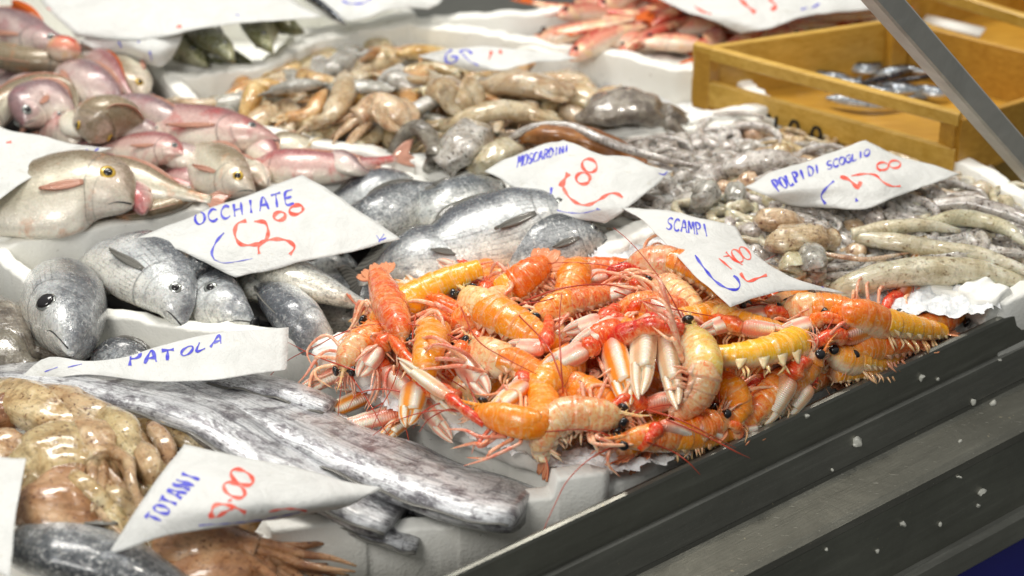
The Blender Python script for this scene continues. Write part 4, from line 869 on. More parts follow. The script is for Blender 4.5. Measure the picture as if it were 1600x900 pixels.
# silver fish in the crate
for k_, (x, y) in enumerate([(1330,128),(1375,140),(1410,136),(1460,140),(1300,118),(1250,112),(1440,100),(1350,104)]):
    fish('small silver fish strewn on the floor of the wooden crate', [(x-34,y-4,.002),(x-10,y+2,.005),(x+12,y+3,.005),(x+36,y+(-1)**k_*7,.002)], .016, 'anchovy', slim=True, name='silver_fish', lean=40, dors=False, pect=False, group='small silver fish in the wooden crate')
for lab, sp, H in [('thin silver fish lying nearest the front slat of the wooden crate', [(1290,152,.0),(1340,158,.002),(1390,160,.0),(1430,150,.0)], .018), ('silver fish with a dark back further inside the wooden crate', [(1430,108,.0),(1400,118,.002),(1350,130,.0),(1310,140,.0)], .02), ('dark silver fish leaning on the crate end', [(1470,118,.0),(1440,122,.004),(1400,128,.0),(1370,130,.0)], .018), ('small silver fish in the crate shadow', [(1360,118,-.01),(1390,112,.0),(1420,108,.0),(1450,112,.0)], .014)]:
    fish(lab, [(a, b, c+.004) for a, b, c in sp], H, 'anchovy', slim=True, name='silver_fish', lean=40, dors=False, pect=False)
m = MB(); a, b, c, d = P(1448,25,.0), P(1540,46,.0), P(1530,58,.0), P(1440,36,.0); plate(m, [[a, d], [b, c]], .004); one('white_tray', 'blurred white tray edge in the far crate at the top right', 'tray', m, 'foam')
fish('thin dark fish lying over the sheet at the top centre', [(540,38,.05),(515,20,.052),(480,-4,.05),(450,-30,.04)], .03, 'anchovy', slim=True, name='dark_fish', lean=60, tail=0, pect=False)
_lip = (P(700, 900), P(1600, 478))
def outside(p, mar=.015):
    a, b = _lip; d = (b-a).normalized(); return (p-a).dot(Vector((d.y, -d.x, 0))) > -mar
def PL(px, py, z, r=.015):              # keep what lies near the front on the inner side of the steel lip
    while outside(P(px, py, z), r) and z > -.045: z -= .002
    return P(px, py, z)
# ------------------------------------------------------------------ langoustines
LG = 'langoustines heaped in the foam box at the counter edge'
def langoustine(label, spine, r=.0165, tail='sh_tail', car='sh_car', up=(0, 0, 1), claws=(), claw='claw_pink', seed=0, legs=6, fan=True, split=.42, teeth=.28, ant=2, cr=1.0, legside=(-1, 1), antlen=.11, headz=None):
    """spine: head -> tail end (px,py,z). claws: list of (joint(px,py,z), tip(px,py,z), width) or None for a default one"""
    rr = random.Random(seed); pts = [PL(*q, r=r*1.15) for q in spine]; C = curve(pts, 80); V = lambda x: Vector(tuple(x))
    up = np.array(up, float); claws = claws or (None, None); t = Thing('langoustine', label, 'langoustine', LG)
    ns = int(80*split); A = C[:ns+2]; B = C[ns-3:]
    # carapace
    n = 30; a = tab([(0,.30),(.12,.5),(.3,.78),(.55,.98),(.85,1.02),(1,.94)], n, 1)*r*cr; m = MB()
    Cc, T, D, L = loft(m, A, a*1.0, a*.95, a*.9, up, n, 20, sq=2.0, wob=r*.03, wobs=120, mod=lambda u, p: 1+.05*np.exp(-((u-.62)/.02)**2)*-1+.03*np.exp(-(p/.18)**2)+.03*np.exp(-((p-2*np.pi)/.18)**2))
    hd = V(-T[0]); us = V(D[0]); ls = V(L[0])
    # rostrum with teeth
    b = V(Cc[1])+us*a[1]*.7; tube(m, [b-hd*r*.9+us*r*.25, b+hd*r*.6+us*r*.15, b+hd*r*1.5+us*r*.35], [(0, r*.16), (.5, r*.12), (1, r*.01)], n=9, seg=6)
    for k in range(5):
        for s in (-1, 1):
            q = b+hd*r*(-.7+k*.38)+ls*s*r*.13+us*r*.2; tube(m, [q, q+hd*r*.16+us*r*.16+ls*s*r*.08], [(0, r*.05), (1, .00005)], n=3, seg=4)
    cp = t.part('carapace', m, car)
    # eyes
    for s in (-1, 1):
        e = V(Cc[3])+ls*s*a[3]*1.0+us*a[3]*.55+hd*r*.15; m = MB(); tube(m, [e-ls*s*r*.3, e], r*.10, n=4, seg=6); ball(m, e+ls*s*r*.10, r*.33, ls*s+hd*.5+us*.3, .62, seg=14, wob=r*.03, wobs=150); t.part('eye', m, 'black', parent=cp)
    # tail with overlapping segments and toothed side plates
    n = 66; NS = 6; a2 = tab([(0,.98),(.15,1.03),(.5,.92),(.8,.74),(1,.58)], n, 1)*r; m = MB()
    def seg_mod(u, p): f = (u*NS) % 1.0; return 1+.055*f**2.2-.03*np.exp(-(f/.10)**2)+.012*np.sin(7*p+u*40)
    Ct, T2, D2, L2 = loft(m, B, a2*.92, a2*.62, a2*.98, up, n, 22, sq=2.1, mod=seg_mod, wob=r*.02, wobs=100)
    for k in range(NS):
        i = min(n-2, int((k+.72)/NS*(n-1)))
        for s in (-1, 1):
            base = V(Ct[i]+L2[i]*s*a2[i]*.93-D2[i]*a2[i]*.12); dn = V(-D2[i]*.9+T2[i]*.35+L2[i]*s*.25)
            g = []
            for q in range(5):
                w_ = a2[i]*((.26+.1*teeth)*(1-(q/4)**1.6)+.02); cc = base+dn*(a2[i]*(.1+.75*teeth)*q/4); g.append([cc-V(T2[i])*w_, cc, cc+V(T2[i])*w_])
            gm = MB(); plate(gm, g, r*.09); gm.uv = [tuple((.5, .30+.2*teeth) for _ in f) for f in gm.f]; m.add(gm.v, gm.f, gm.uv)
    for k in range(NS-1):
        i = min(n-2, int((k+.55)/NS*(n-1)))
        for s in (-1, 1):
            for w_ in (0, .5):
                b0 = V(Ct[i]+L2[i]*s*a2[i]*.55-D2[i]*a2[i]*.5+T2[i]*a2[i]*w_*.5); p1 = b0+V(L2[i])*s*r*rr.uniform(.25, .6)-V(D2[i])*r*rr.uniform(.2, .5); p2 = p1+V(T2[i])*r*rr.uniform(-.1, .5)-V(D2[i])*r*.3+V(L2[i])*s*r*rr.uniform(-.2, .3)
                gm = MB(); tube(gm, [b0, p1, p2], [(0, r*.07), (.6, r*.09), (1, r*.02)], n=7, seg=5); gm.uv = [tuple((.5, .36) for _ in f) for f in gm.f]; m.add(gm.v, gm.f, gm.uv)
    tp = t.part('tail', m, tail)
    if fan and not outside(V(Ct[-1])+V(T2[-1])*r*1.5, .004):
        m = MB(); e = V(Ct[-1]); dt = V(T2[-1]); ll = V(L2[-1]); dd = V(D2[-1])
        for q in (-1, -.5, 0, .5, 1): petal(m, e-dt*r*.2+ll*q*r*.25, dt+ll*q*.85-dd*.12*abs(q), ll-dt*q*.8, r*1.55*(1-.12*abs(q)), r*.42, r*.06, root=.45, curl=-.12)
        t.part('tail_fan', m, 'tailfan', parent=tp)
    # legs
    for s in legside:
        for k in range(legs):
            u = .35+.5*k/max(1, legs-1); i = int(u*29); b = V(Cc[i]-D[i]*a[i]*.75+L[i]*s*a[i]*.6); o = V(L[i]*s); h = V(-T[i]); dn = V(-D[i])
            l1 = r*rr.uniform(1.1, 1.7); p1 = b+o*l1+h*r*rr.uniform(-.4, 1.2)+V(ZUP)*r*rr.uniform(.1, 1.1); p2 = p1+(o*rr.uniform(-.3,.7)+h*rr.uniform(.0, 1.4)+dn*rr.uniform(.0,.6))*r*1.3; p3 = p2+(o*rr.uniform(-.8, .4)+h*rr.uniform(.0, 1.2)+dn*.5)*r*1.3
            if outside(p1, .006) or outside(p2, .004) or outside(p3, .002): continue
            m = MB(); tube(m, [b, p1, p2, p3], [(0, r*.14), (.35, r*.10), (.4, r*.13), (.8, r*.07), (1, r*.02)], n=16, seg=6); t.part('leg', m, 'leg')
    # mouth feelers
    m = MB()
    for k in range(15):
        s = rr.uniform(-1, 1); b = V(Cc[2])-us*r*.15+ls*s*r*.3; p1 = b+hd*r*rr.uniform(.5, .9)+ls*s*r*.4-us*r*rr.uniform(-.2, .5); p2 = p1+hd*r*rr.uniform(-.3, .8)-us*r*rr.uniform(.2, .8)
        tube(m, [b, p1, p2], [(0, r*.085), (1, r*.02)], n=7, seg=5)
    t.part('mouthparts', m, 'leg', parent=cp)
    for k in range(ant):
        s = (-1) ** k; b = V(Cc[1])+ls*s*r*.3+hd*r*.1; p = [b]; d = (hd+ls*s*rr.uniform(.1, .9)+V(ZUP)*rr.uniform(.05, .4)).normalized()
        for q in range(7): p.append(p[-1]+d*antlen/7); d = (d+ls*s*rr.uniform(-.1, .35)+V(ZUP)*-.16).normalized()
        if outside(p[-1], -.01) or outside(p[4], -.01): continue
        m = MB(); tube(m, p, [(0, .0010), (.2, .0006), (1, .0003)], n=26, seg=5); t.part('antenna', m, 'antenna')
    # claws
    for k, cl in enumerate(claws):
        s = -1 if k % 2 else 1
        if cl is None:
            j = V(Cc[3])+hd*r*1.5+ls*s*r*1.5-us*r*.3; tip = j+(hd*rr.uniform(.6, 1)+ls*s*rr.uniform(-.2, .5)+V(ZUP)*rr.uniform(-.1, .1)).normalized()*r*4.2; wd = r*.55; cm = rr.choice(['claw_pink','claw_pale','claw_amber','claw_pink'])
            if outside(tip) or outside(j): continue
        else:
            j, tip = PL(*cl[0], r=.01), PL(*cl[1], r=.008); wd = cl[2]; cm = cl[3] if len(cl) > 3 else claw
        sh = V(Cc[9])+ls*s*a[9]*.8-us*r*.2; mid = sh.lerp(j, .5)+V(ZUP)*r*.35+ls*s*r*.3
        if (j-sh).length > .09: sh = j+(sh-j).normalized()*.05; mid = sh.lerp(j, .5)
        m = MB(); tube(m, [sh, mid, j], [(0, wd*.5), (.45, wd*.72), (.55, wd*.55), (.8, wd*.95), (1, wd*.6)], n=26, seg=12, wob=wd*.05, wobs=200, sq=2.3)
        Ca = curve([sh, mid, j], 20)
        for q in range(16):
            i = rr.randrange(4, 20); c = V(Ca[i]); o = Vector((rr.uniform(-1, 1), rr.uniform(-1, 1), rr.uniform(0, 1))).normalized(); tube(m, [c+o*wd*.6, c+o*wd*1.0+(j-sh).normalized()*wd*.15], [(0, wd*.10), (1, wd*.01)], n=3, seg=4)
        cpt = t.part('claw_arm', m, 'red')
        ax = (tip-j); LL_ = ax.length; ax.normalize(); vdir = (CP-j).normalized(); fr = (vdir-ax*vdir.dot(ax)).normalized(); sd = ax.cross(fr)
        m = MB(); n = 40; prof = tab([(0,.55),(.08,.85),(.3,1),(.7,.95),(1,.85)], n, 1)*wd
        palm = [j, j+ax*LL_*.64]
        loft(m, palm, prof*.72, prof*.72, prof, fr+sd*.9, n, 20, sq=3.0, mod=lambda u, p: 1+.07*np.maximum(0, np.abs(np.sin(2*p))-.7)*(1+np.sin(u*150)), u1=.6)
        g_ = .10
        for s2, ll in ((1, 1.0), (-1, .94)):
            b = j+ax*LL_*.61+sd*s2*wd*.44; e = j+ax*LL_*ll+sd*s2*wd*.10
            md = b.lerp(e, .5)+sd*s2*wd*.08
            pf = tab([(0,.56),(.3,.50),(.7,.36),(.92,.18),(1,.05)], 24, 1)*wd
            loft(m, [b, md, e], pf*.8, pf*.8, pf*.72, fr+sd*.9, 24, 12, sq=2.5, u0=.6, u1=1.0)
            for q in range(9):
                f = .1+.85*q/9; c = V(curve([b, md, e], 20)[int(f*19)])-sd*s2*wd*.45*(1-f); ball(m, c, wd*.09*(1.2-f), tuple(-sd*s2), 1, seg=6)
        t.part('pincer', m, cm, parent=cpt)
    return t.build()
L_ = langoustine
# bottom filler layer, hidden under the named ones but showing through the gaps
rl = random.Random(77)
SP = [(600,560),(640,490),(760,440),(960,420),(1060,440),(1180,480),(1300,490),(1420,530),(1330,560),(1200,620),(1080,645),(960,650),(870,635),(770,615),(690,600)]
for k, (x, y) in enumerate(scatter(SP, 34, rl, 80)):
    l = .085; c = P(x, y, rl.uniform(-.008, .016))
    for _ in range(60):
        th = rl.uniform(0, 6.28); dv = Vector((math.cos(th), math.sin(th), 0))
        if not outside(c+dv*l, .03) and not outside(c-dv*l, .03): break
    else: continue
    def px_of(p):
        d = p-CP; s, cc = math.sin(PITCH), math.cos(PITCH); zc = d.y*cc-d.z*s; yc = d.y*s+d.z*cc; return (800+FPX*d.x/zc, 450-FPX*yc/zc, p.z)
    sp = [px_of(c+dv*q*l+Vector((0, 0, -.006*q*q))) for q in (-1, -.3, .4, 1)]
    L_('langoustine half buried deep in the heap, only bits of shell showing', sp, r=.0155, up=(rl.uniform(-.8,.8), rl.uniform(-1,.4), .6), tail=rl.choice(['sh_tail','sh_tail_o','sh_car','sh_tail']), car=rl.choice(['sh_car','sh_car_p','sh_tail_o']), seed=900+k, legs=5, claws=(None, None), ant=1)
L_('langoustine with a yellow tail tip standing up highest at the back left', [(575,515,.03),(610,490,.04),(650,465,.046),(700,440,.056),(752,420,.064)], r=0.0170, tail='sh_tail_y', car='sh_car', seed=1, fan=False, claws=(None,), split=.33)
L_('langoustine with a fat amber tail lying across the left of the heap, its eye up', [(722,462,.05),(750,480,.055),(790,500,.058),(835,525,.052),(868,545,.04)], r=0.0193, tail='sh_tail', car='sh_car_p', seed=2, claws=(), split=.40, fan=True)
L_('langoustine facing the viewer with two black eyes at the left of the heap', [(632,542,.045),(622,510,.056),(610,480,.05),(600,455,.044),(590,430,.04)], r=0.0161, car='sh_car', tail='sh_car', up=(-.1,-.6,.9), seed=3, claws=((( 590,545,.04),(560,590,.03),.010),((665,590,.04),(715,648,.04),.008,'claw_pale')), legs=4, fan=True)
L_('langoustine with speckled head and two dark eyes side by side in the centre left', [(735,540,.05),(770,560,.056),(810,575,.052),(850,600,.045),(885,640,.03)], r=0.0170, tail='sh_tail_o', car='sh_car_p', up=(.2,.5,.9), seed=4, claws=(((720,560,.05),(765,620,.045),.0115),))
L_('langoustine spilling over the left edge of the foam box', [(540,585,.02),(548,555,.03),(575,530,.034),(610,510,.03)], r=0.0152, car='sh_car_p', tail='sh_car', up=(-.3,-.5,.8), seed=5, claws=(((598,580,.02),(660,635,.015),.0115),), ant=1)
L_('langoustine with a round yellow tail curled upright left of centre', [(690,480,.03),(680,510,.04),(672,540,.055),(664,575,.052),(662,600,.035)], r=0.0166, tail='sh_tail_y', car='sh_car', up=(0,-.5,.8), seed=6, claws=(), fan=False)
L_('langoustine along the front left edge with black eyes and a long pale claw', [(740,640,.045),(790,655,.05),(838,662,.048),(850,630,.048),(825,580,.05)], r=0.0152, tail='sh_tail_o', car='sh_tail_o', up=(.1,-.3,.9), seed=7, claws=(((700,620,.05),(620,560,.055),.0065,'claw_pale'),((650,600,.035),(636,668,.02),.0125,'claw_amber')), split=.42)
L_('langoustine lowest at the front with two black eyes just above the ice', [(960,690,.035),(1010,684,.04),(1060,682,.038),(1110,678,.034),(1165,668,.024)], r=0.0143, tail='sh_tail_o', car='sh_car', up=(0,-.35,.9), seed=8, claws=(((1030,665,.045),(1100,690,.02),.008),))
L_('langoustine bent over the front edge, tail hanging on the ice', [(975,655,.045),(925,648,.05),(880,650,.05),(852,675,.04),(848,712,.012)], r=0.0161, tail='sh_car_p', car='sh_car_p', up=(0,-.2,.9), seed=9, claws=(), legs=5, split=.34)
L_('pale yellow green langoustine standing upright, big black eye at its top', [(1072,512,.07),(1090,545,.072),(1098,580,.066),(1086,618,.05),(1052,648,.03)], r=0.0179, tail='sh_car_p', car='sh_car_y', up=(.9,-.1,.4), seed=10, claws=(((955,535,.06),(985,640,.05),.0125,'claw_amber'),((1008,498,.068),(1000,625,.06),.0125,'claw_pale')), split=.60, legs=6)
L_('langoustine with a pale pincer pointing down beside the tall double claws', [(1150,480,.03),(1110,495,.044),(1070,500,.05),(1030,500,.05)], r=0.0147, tail='sh_tail', car='sh_car', seed=11, claws=(((1035,520,.066),(1060,640,.055),.0105,'claw_pale'),))
L_('langoustine with a yellow ridged tail and white side teeth right of centre', [(1260,530,.04),(1225,545,.05),(1180,556,.056),(1130,560,.056),(1095,556,.05)], r=0.0170, tail='sh_tail_y', car='sh_tail_y', up=(0,.6,.8), seed=12, claws=(), fan=False, split=.3, teeth=.85)
L_('langoustine with its head up and tail fan folded pink near the counter lip', [(1278,545,.055),(1262,575,.055),(1225,600,.05),(1190,630,.04),(1155,665,.03)], r=0.0152, tail='sh_car', car='sh_tail', up=(.5,.3,.8), seed=13, claws=(((1235,590,.05),(1190,668,.02),.0105,'claw_pale'),((1262,600,.045),(1222,655,.02),.0105,'claw_pale')), legs=4)
L_('langoustine whose yellow tail reaches the right end of the heap', [(1290,495,.045),(1335,492,.055),(1380,508,.05),(1425,516,.042),(1470,520,.03)], r=0.0170, tail='sh_tail_y', car='sh_tail_o', up=(0,.3,.9), seed=14, claws=(((1270,505,.045),(1215,520,.05),.0085),), fan=True)
L_('amber langoustine just below the lower corner of the scampi sign', [(1222,484,.04),(1262,484,.048),(1310,484,.048),(1350,500,.04)], r=0.0161, tail='sh_tail', car='sh_car_p', up=(0,.2,.9), seed=15, claws=(((1200,490,.045),(1140,498,.045),.0085),), fan=False)
L_('orange langoustine at the very right lying against the counter lip', [(1320,556,.03),(1355,543,.036),(1395,538,.03),(1430,538,.02)], r=0.0166, tail='sh_tail_o', car='sh_tail', seed=16, claws=(), fan=True)
L_('yellow langoustine tail resting on the lip at the right front', [(1412,546,.015),(1378,560,.024),(1342,574,.024),(1300,588,.02)], r=0.0152, tail='sh_tail_y', car='sh_tail_y', seed=17, claws=(), fan=False, legs=2)
L_('langoustine between the yellow lip tail and the head up one', [(1290,550,.03),(1320,562,.044),(1355,568,.042),(1390,570,.03)], r=0.0147, tail='sh_tail', car='sh_tail', up=(0,.4,.8), seed=18, claws=(), fan=False)
L_('orange langoustine at the back whose body goes under the scampi sign', [(975,425,.04),(1012,412,.05),(1060,415,.052),(1105,440,.045),(1140,475,.03)], r=0.0170, tail='sh_tail_o', car='sh_car_p', up=(0,.4,.9), seed=19, claws=(((950,430,.045),(880,440,.045),.0075),))
L_('pale langoustine with a grey eye in front of the one under the sign', [(1018,445,.05),(1050,455,.055),(1080,480,.05),(1100,505,.04)], r=0.0152, tail='sh_car_p', car='sh_car_p', up=(.3,.5,.8), seed=20, claws=(((990,450,.055),(930,470,.05),.0075),), fan=False)
L_('orange langoustine with its tail fan up behind the heap', [(770,470,.03),(800,450,.046),(825,430,.056),(850,412,.058)], r=0.0170, tail='sh_tail_o', car='sh_tail', up=(0,-.2,1), seed=21, claws=(), fan=True)
L_('orange langoustine tail poking up at the back centre', [(880,480,.03),(890,455,.045),(898,430,.05),(905,415,.045)], r=0.0166, tail='sh_tail_o', car='sh_car', seed=22, claws=(None,), fan=False)
L_('pink langoustine with spiny snout in the upper centre', [(830,500,.05),(870,480,.056),(915,470,.054),(960,460,.045)], r=0.0143, tail='sh_car', car='sh_car', up=(0,.3,1), seed=23, claws=(((850,545,.058),(790,540,.05),.0085),))
L_('red orange langoustine in the very centre behind the double claws', [(900,550,.05),(940,530,.058),(975,520,.055),(1010,500,.045)], r=0.0161, tail='sh_tail_o', car='red', up=(0,.2,1), seed=24, claws=(((915,545,.062),(845,580,.06),.0105),((975,500,.066),(890,545,.062),.0105)), legs=3)
L_('langoustine with crossed pink claws in the upper right centre', [(960,490,.052),(1000,480,.058),(1045,480,.054),(1090,490,.045)], r=0.0143, tail='sh_car', car='sh_car', up=(0,.3,1), seed=25, claws=(((1010,470,.062),(1080,510,.06),.0085),((940,500,.062),(880,520,.06),.0085)))
L_('yellowish langoustine under the orange claws right of the sign corner', [(1110,490,.045),(1145,505,.052),(1185,515,.05),(1225,520,.042)], r=0.0152, tail='sh_tail_y', car='sh_car_y', up=(0,.3,1), seed=26, claws=(((1160,512,.06),(1235,520,.055),.0085),((1150,500,.056),(1090,520,.06),.0085)), fan=False)
L_('orange langoustine filling the gap under the claws at the front centre', [(870,600,.03),(905,610,.04),(945,630,.036),(985,655,.025)], r=0.0161, tail='sh_tail_o', car='sh_car', seed=27, claws=((( 860,585,.05),(800,600,.055),.009),), fan=False)
L_('langoustine with a thick amber back lying below the fat amber tail', [(905,555,.02),(880,575,.045),(850,600,.052),(835,630,.04)], r=0.0179, tail='sh_tail', car='sh_tail_o', up=(.2,.1,1), seed=28, claws=(), fan=False)
L_('dark red langoustine right behind the front edge', [(1110,600,.02),(1140,610,.03),(1150,640,.03),(1120,665,.02)], r=0.0152, tail='sh_tail_o', car='red', seed=29, claws=(None,))
L_('langoustine with tangled pink legs in the left centre', [(800,480,.03),(770,520,.035),(720,560,.03),(690,600,.02)], r=0.0152, tail='sh_car', car='sh_car', seed=30, claws=(((820,600,.055),(760,650,.05),.009,'claw_amber'),), legs=5)
L_('langoustine with short orange claws by the front lip', [(1130,640,.03),(1120,660,.034),(1080,672,.03),(1040,676,.02)], r=0.0138, tail='sh_tail_o', car='sh_car', seed=31, claws=(((1085,668,.04),(1140,690,.02),.008),((1150,680,.028),(1195,668,.02),.0075)))
L_('langoustine leaning back beside the yellow tail tip', [(700,500,.04),(740,495,.05),(770,470,.05),(800,455,.04)], r=0.0133, tail='sh_car_p', car='sh_car', seed=32, claws=(((680,505,.055),(640,540,.05),.0085),), fan=True)
# long loose antennae over the heap and the lip
def feeler(label, sp, r=.0006):
    m = MB(); tube(m, [P(*q) for q in sp], [(0, r*1.4), (.6, r), (1, r*.4)], n=40, seg=5); one('loose_antenna', label, 'antenna', m, 'antenna', 'long antennae lying over the heap')
for lab, sp in [('antenna hanging over the steel lip below the front langoustine', [(1040,655,.05),(1100,680,.04),(1150,706,.025),(1172,716,.005)]),
    ('second antenna hanging over the steel lip left of the first', [(1010,690,.04),(1050,705,.02),(1075,722,.012),(1094,742,-.002)]),
    ('antenna curving over the left foam wall of the heap', [(640,615,.03),(600,608,.03),(560,615,.02),(543,640,.01)]),
    ('lower antenna bending out of the front left langoustine', [(720,640,.04),(690,630,.04),(660,645,.03),(645,670,.01)]),
    ('antenna beside the lower one at the front left', [(726,644,.04),(700,640,.04),(670,655,.02),(655,675,.01)]),
    ('antenna reaching left over the foam towards the scabbardfish sign', [(560,580,.03),(530,570,.03),(490,555,.02),(450,535,.01)]),
    ('long red antenna arching over the amber tail', [(720,480,.06),(745,530,.075),(790,560,.075),(850,590,.06)]),
    ('red antenna bent in a sharp angle in the centre', [(880,600,.06),(855,540,.075),(805,482,.07),(850,470,.07),(940,445,.06)]),
    ('thin red antenna crossing the upper centre', [(820,470,.06),(880,450,.075),(950,445,.075),(1020,465,.06)]),
    ('red antenna running to the right under the scampi sign', [(960,455,.06),(1020,475,.07),(1090,490,.066),(1150,500,.05)]),
    ('red antenna standing straight in the centre', [(880,615,.06),(876,560,.085),(874,500,.085),(880,440,.06)]),
    ('orange antenna crossing the front right of the heap', [(1010,640,.05),(1060,655,.055),(1110,680,.04),(1150,700,.01)]),
    ('red antenna at the left crossing the two eyes', [(650,490,.05),(645,530,.06),(660,580,.05),(700,620,.04)])]: feeler(lab, sp)
# ------------------------------------------------------------------ paper signs
FONT = {'O':[[(.5,1),(.1,.8),(0,.45),(.2,.08),(.5,0),(.85,.15),(1,.5),(.85,.88),(.5,1)]],'C':[[(.95,.85),(.55,1),(.15,.75),(.05,.4),(.25,.08),(.6,0),(.95,.15)]],
 'H':[[(.1,1),(.08,0)],[(.85,1),(.85,0)],[(.1,.5),(.85,.52)]],'I':[[(.5,1),(.45,0)]],'A':[[(0,0),(.5,1),(.95,0)],[(.2,.38),(.8,.4)]],'T':[[(0,.95),(1,1)],[(.5,.97),(.48,0)]],
 'E':[[(.9,1),(.15,.9),(.1,.05),(.9,.02)],[(.1,.5),(.75,.52)]],'P':[[(.15,0),(.15,.5),(.15,1)],[(.12,1),(.45,1),(.85,.9),(.88,.65),(.6,.5),(.18,.48)]],'L':[[(.15,1),(.1,.02),(.85,.05)]],'U':[[(.1,1),(.15,.2),(.5,0),(.85,.2),(.9,1)]],
 'N':[[(.1,0),(.1,1),(.85,0),(.85,1)]],'S':[[(.9,.9),(.5,1),(.12,.78),(.3,.52),(.75,.42),(.85,.15),(.45,0),(.08,.12)]],'M':[[(.0,0),(.1,1),(.5,.35),(.9,1),(1,0)]],'R':[[(.15,0),(.15,1),(.7,.98),(.85,.75),(.6,.52),(.15,.5)],[(.5,.5),(.95,0)]],
 'D':[[(.1,0),(.1,1),(.6,.95),(.95,.5),(.6,.05),(.1,0)]],'G':[[(.9,.88),(.5,1),(.1,.7),(.1,.3),(.45,0),(.9,.15),(.9,.5),(.55,.5)]],'0':[[(.5,1),(.15,.75),(.1,.3),(.45,0),(.8,.2),(.9,.7),(.5,1)]],
 '1':[[(.15,.7),(.5,1),(.5,0)]],'5':[[(.9,1),(.25,.98),(.2,.55),(.7,.55),(.85,.25),(.5,0),(.1,.1)]],'4':[[(.6,0),(.65,1),(.05,.35),(.95,.35)]],'.':[[(.4,.0),(.5,.08)]],',':[[(.5,.1),(.35,-.15)]],' ':[]}
def text(s, p0, p1, up0, up1, gap=.25):
    """letters along the line p0->p1 (pixels), up vectors at both ends"""
    out = []; N_ = len(s)
    for k, ch in enumerate(s):
        for st in FONT[ch]:
            q = []
            for x, y in st:
                f = (k+x*(1-gap))/N_; ux, uy = up0[0]+(up1[0]-up0[0])*f, up0[1]+(up1[1]-up0[1])*f
                q.append((p0[0]+(p1[0]-p0[0])*f+ux*y, p0[1]+(p1[1]-p0[1])*f+uy*y))
            out.append(q)
    return out
def ell(cx, cy, rx, ry, rot=0, a0=0, a1=380):
    o = []
    for k in range(13):
        a = R(a0+(a1-a0)*k/12); x, y = rx*math.cos(a), ry*math.sin(a); o.append((cx+x*math.cos(R(rot))-y*math.sin(R(rot)), cy+x*math.sin(R(rot))+y*math.cos(R(rot))))
    return o
def sheet(label, grid, blue=(), red=(), n=34, wr=.0016, seed=0):
    """grid: rows of (px,py,z) control points"""
    rows = [curve([P(*q) for q in r], n) for r in grid]; G_ = np.stack([curve([rows[i][j] for i in range(len(rows))], n) for j in range(n)], 1)
    for i in range(n):
        for j in range(n):
            p = Vector(tuple(G_[i, j])); G_[i, j, 2] += noise.noise(Vector((p.x*28+seed, p.y*28, 1)))*wr*2+noise.noise(Vector((p.x*70, p.y*70+seed, 4)))*wr*.6
    mb = MB(); plate(mb, G_, .0005); t = Thing('price_sign', label, 'paper sign'); k = t.part('sheet', mb, 'paper')
    bv = BVHTree.FromPolygons([Vector(v) for v in mb.v], mb.f)
    def ink(strokes, mat, nm):
        m = MB()
        for w_, st in strokes:
            C = curve([(x, y, 0) for x, y in st], max(6, int(sum(math.dist(st[i], st[i+1]) for i in range(len(st)-1))/2)+3))
            T = np.gradient(C, axis=0); T /= np.linalg.norm(T, axis=1)[:, None]+1e-9; V = []; ok = True; run = []
            for i in range(len(C)):
                ww = w_/2*(.75+.35*math.sin(i*.5+st[0][0])); pr_ = []
                for s in (-1, 0, 1):
                    q = (C[i, 0]-T[i, 1]*ww*s, C[i, 1]+T[i, 0]*ww*s); d = ray(*q).normalized(); hit = bv.ray_cast(CP, d)
                    if hit[0] is None: pr_ = None; break
                    nr = hit[1] if hit[1].dot(d) < 0 else -hit[1]; pr_.append(tuple(hit[0]+nr*.00035))
                if pr_: run.append(pr_)
                if (not pr_ or i == len(C)-1):
                    if len(run) > 1:
                        V = [p for r_ in run for p in r_]; F = [(a*3+b, a*3+b+1, a*3+b+4, a*3+b+3) for a in range(len(run)-1) for b in range(2)]; m.add(V, F, [((0, 0),)*4]*len(F))
                    run = []
        if m.f: t.part(nm, m, mat)
    def groups(st):
        bb = [(min(p[0] for p in s_), max(p[0] for p in s_), min(p[1] for p in s_), max(p[1] for p in s_)) for _, s_ in st]; g = list(range(len(st)))
        for i in range(len(st)):
            for j in range(i):
                a, b = bb[i], bb[j]
                if max(a[0]-b[1], b[0]-a[1]) < 22 and max(a[2]-b[3], b[2]-a[3]) < 22:
                    gi, gj = g[i], g[j]; g = [gj if q == gi else q for q in g]
        return [[st[i] for i in range(len(st)) if g[i] == k] for k in dict.fromkeys(g)]
    for lst, mt_, nm in ((blue, 'blue_ink', 'lettering'), (red, 'red_ink', 'price')):
        gs = sorted(groups(list(lst)), key=lambda q: -len(q))
        for i, q in enumerate(gs): ink(q, mt_, nm if i == 0 and len(q) > 1 else 'ink_mark')
    t.build()
W = lambda w_, L: [(w_, s) for s in L]
sheet('white paper sign reading OCCHIATE 8.00 in blue and red, propped over the silver bream', [[(214,371,.035),(300,338,.045),(390,303,.05),(472,273,.052)], [(262,386,.038),(345,360,.046),(430,332,.050),(525,304,.052)], [(315,408,.036),(400,388,.044),(482,366,.046),(575,338,.048)], [(368,433,.03),(450,414,.036),(530,396,.038),(626,374,.04)]],
  W(4, text('OCCHIATE', (306,352), (466,317), (-2,-18), (-3,-22)))+W(4, [[(350,364),(338,378),(331,395),(335,406)]])+W(1.4, [[(335,406),(350,411),(375,408),(395,404)]])+W(2, [[(588,368),(594,375),(603,372)],[(600,366),(592,378)]]),
  W(6, [[(385,345),(371,350),(367,366),(375,381),(393,383),(412,378),(419,364),(414,348),(397,346)], [(405,397),(404,386),(411,378),(428,374),(448,376),(460,386),(453,398)], ell(437,338,9,6.5,-15), ell(463,328,11,7,-15)]), seed=1)
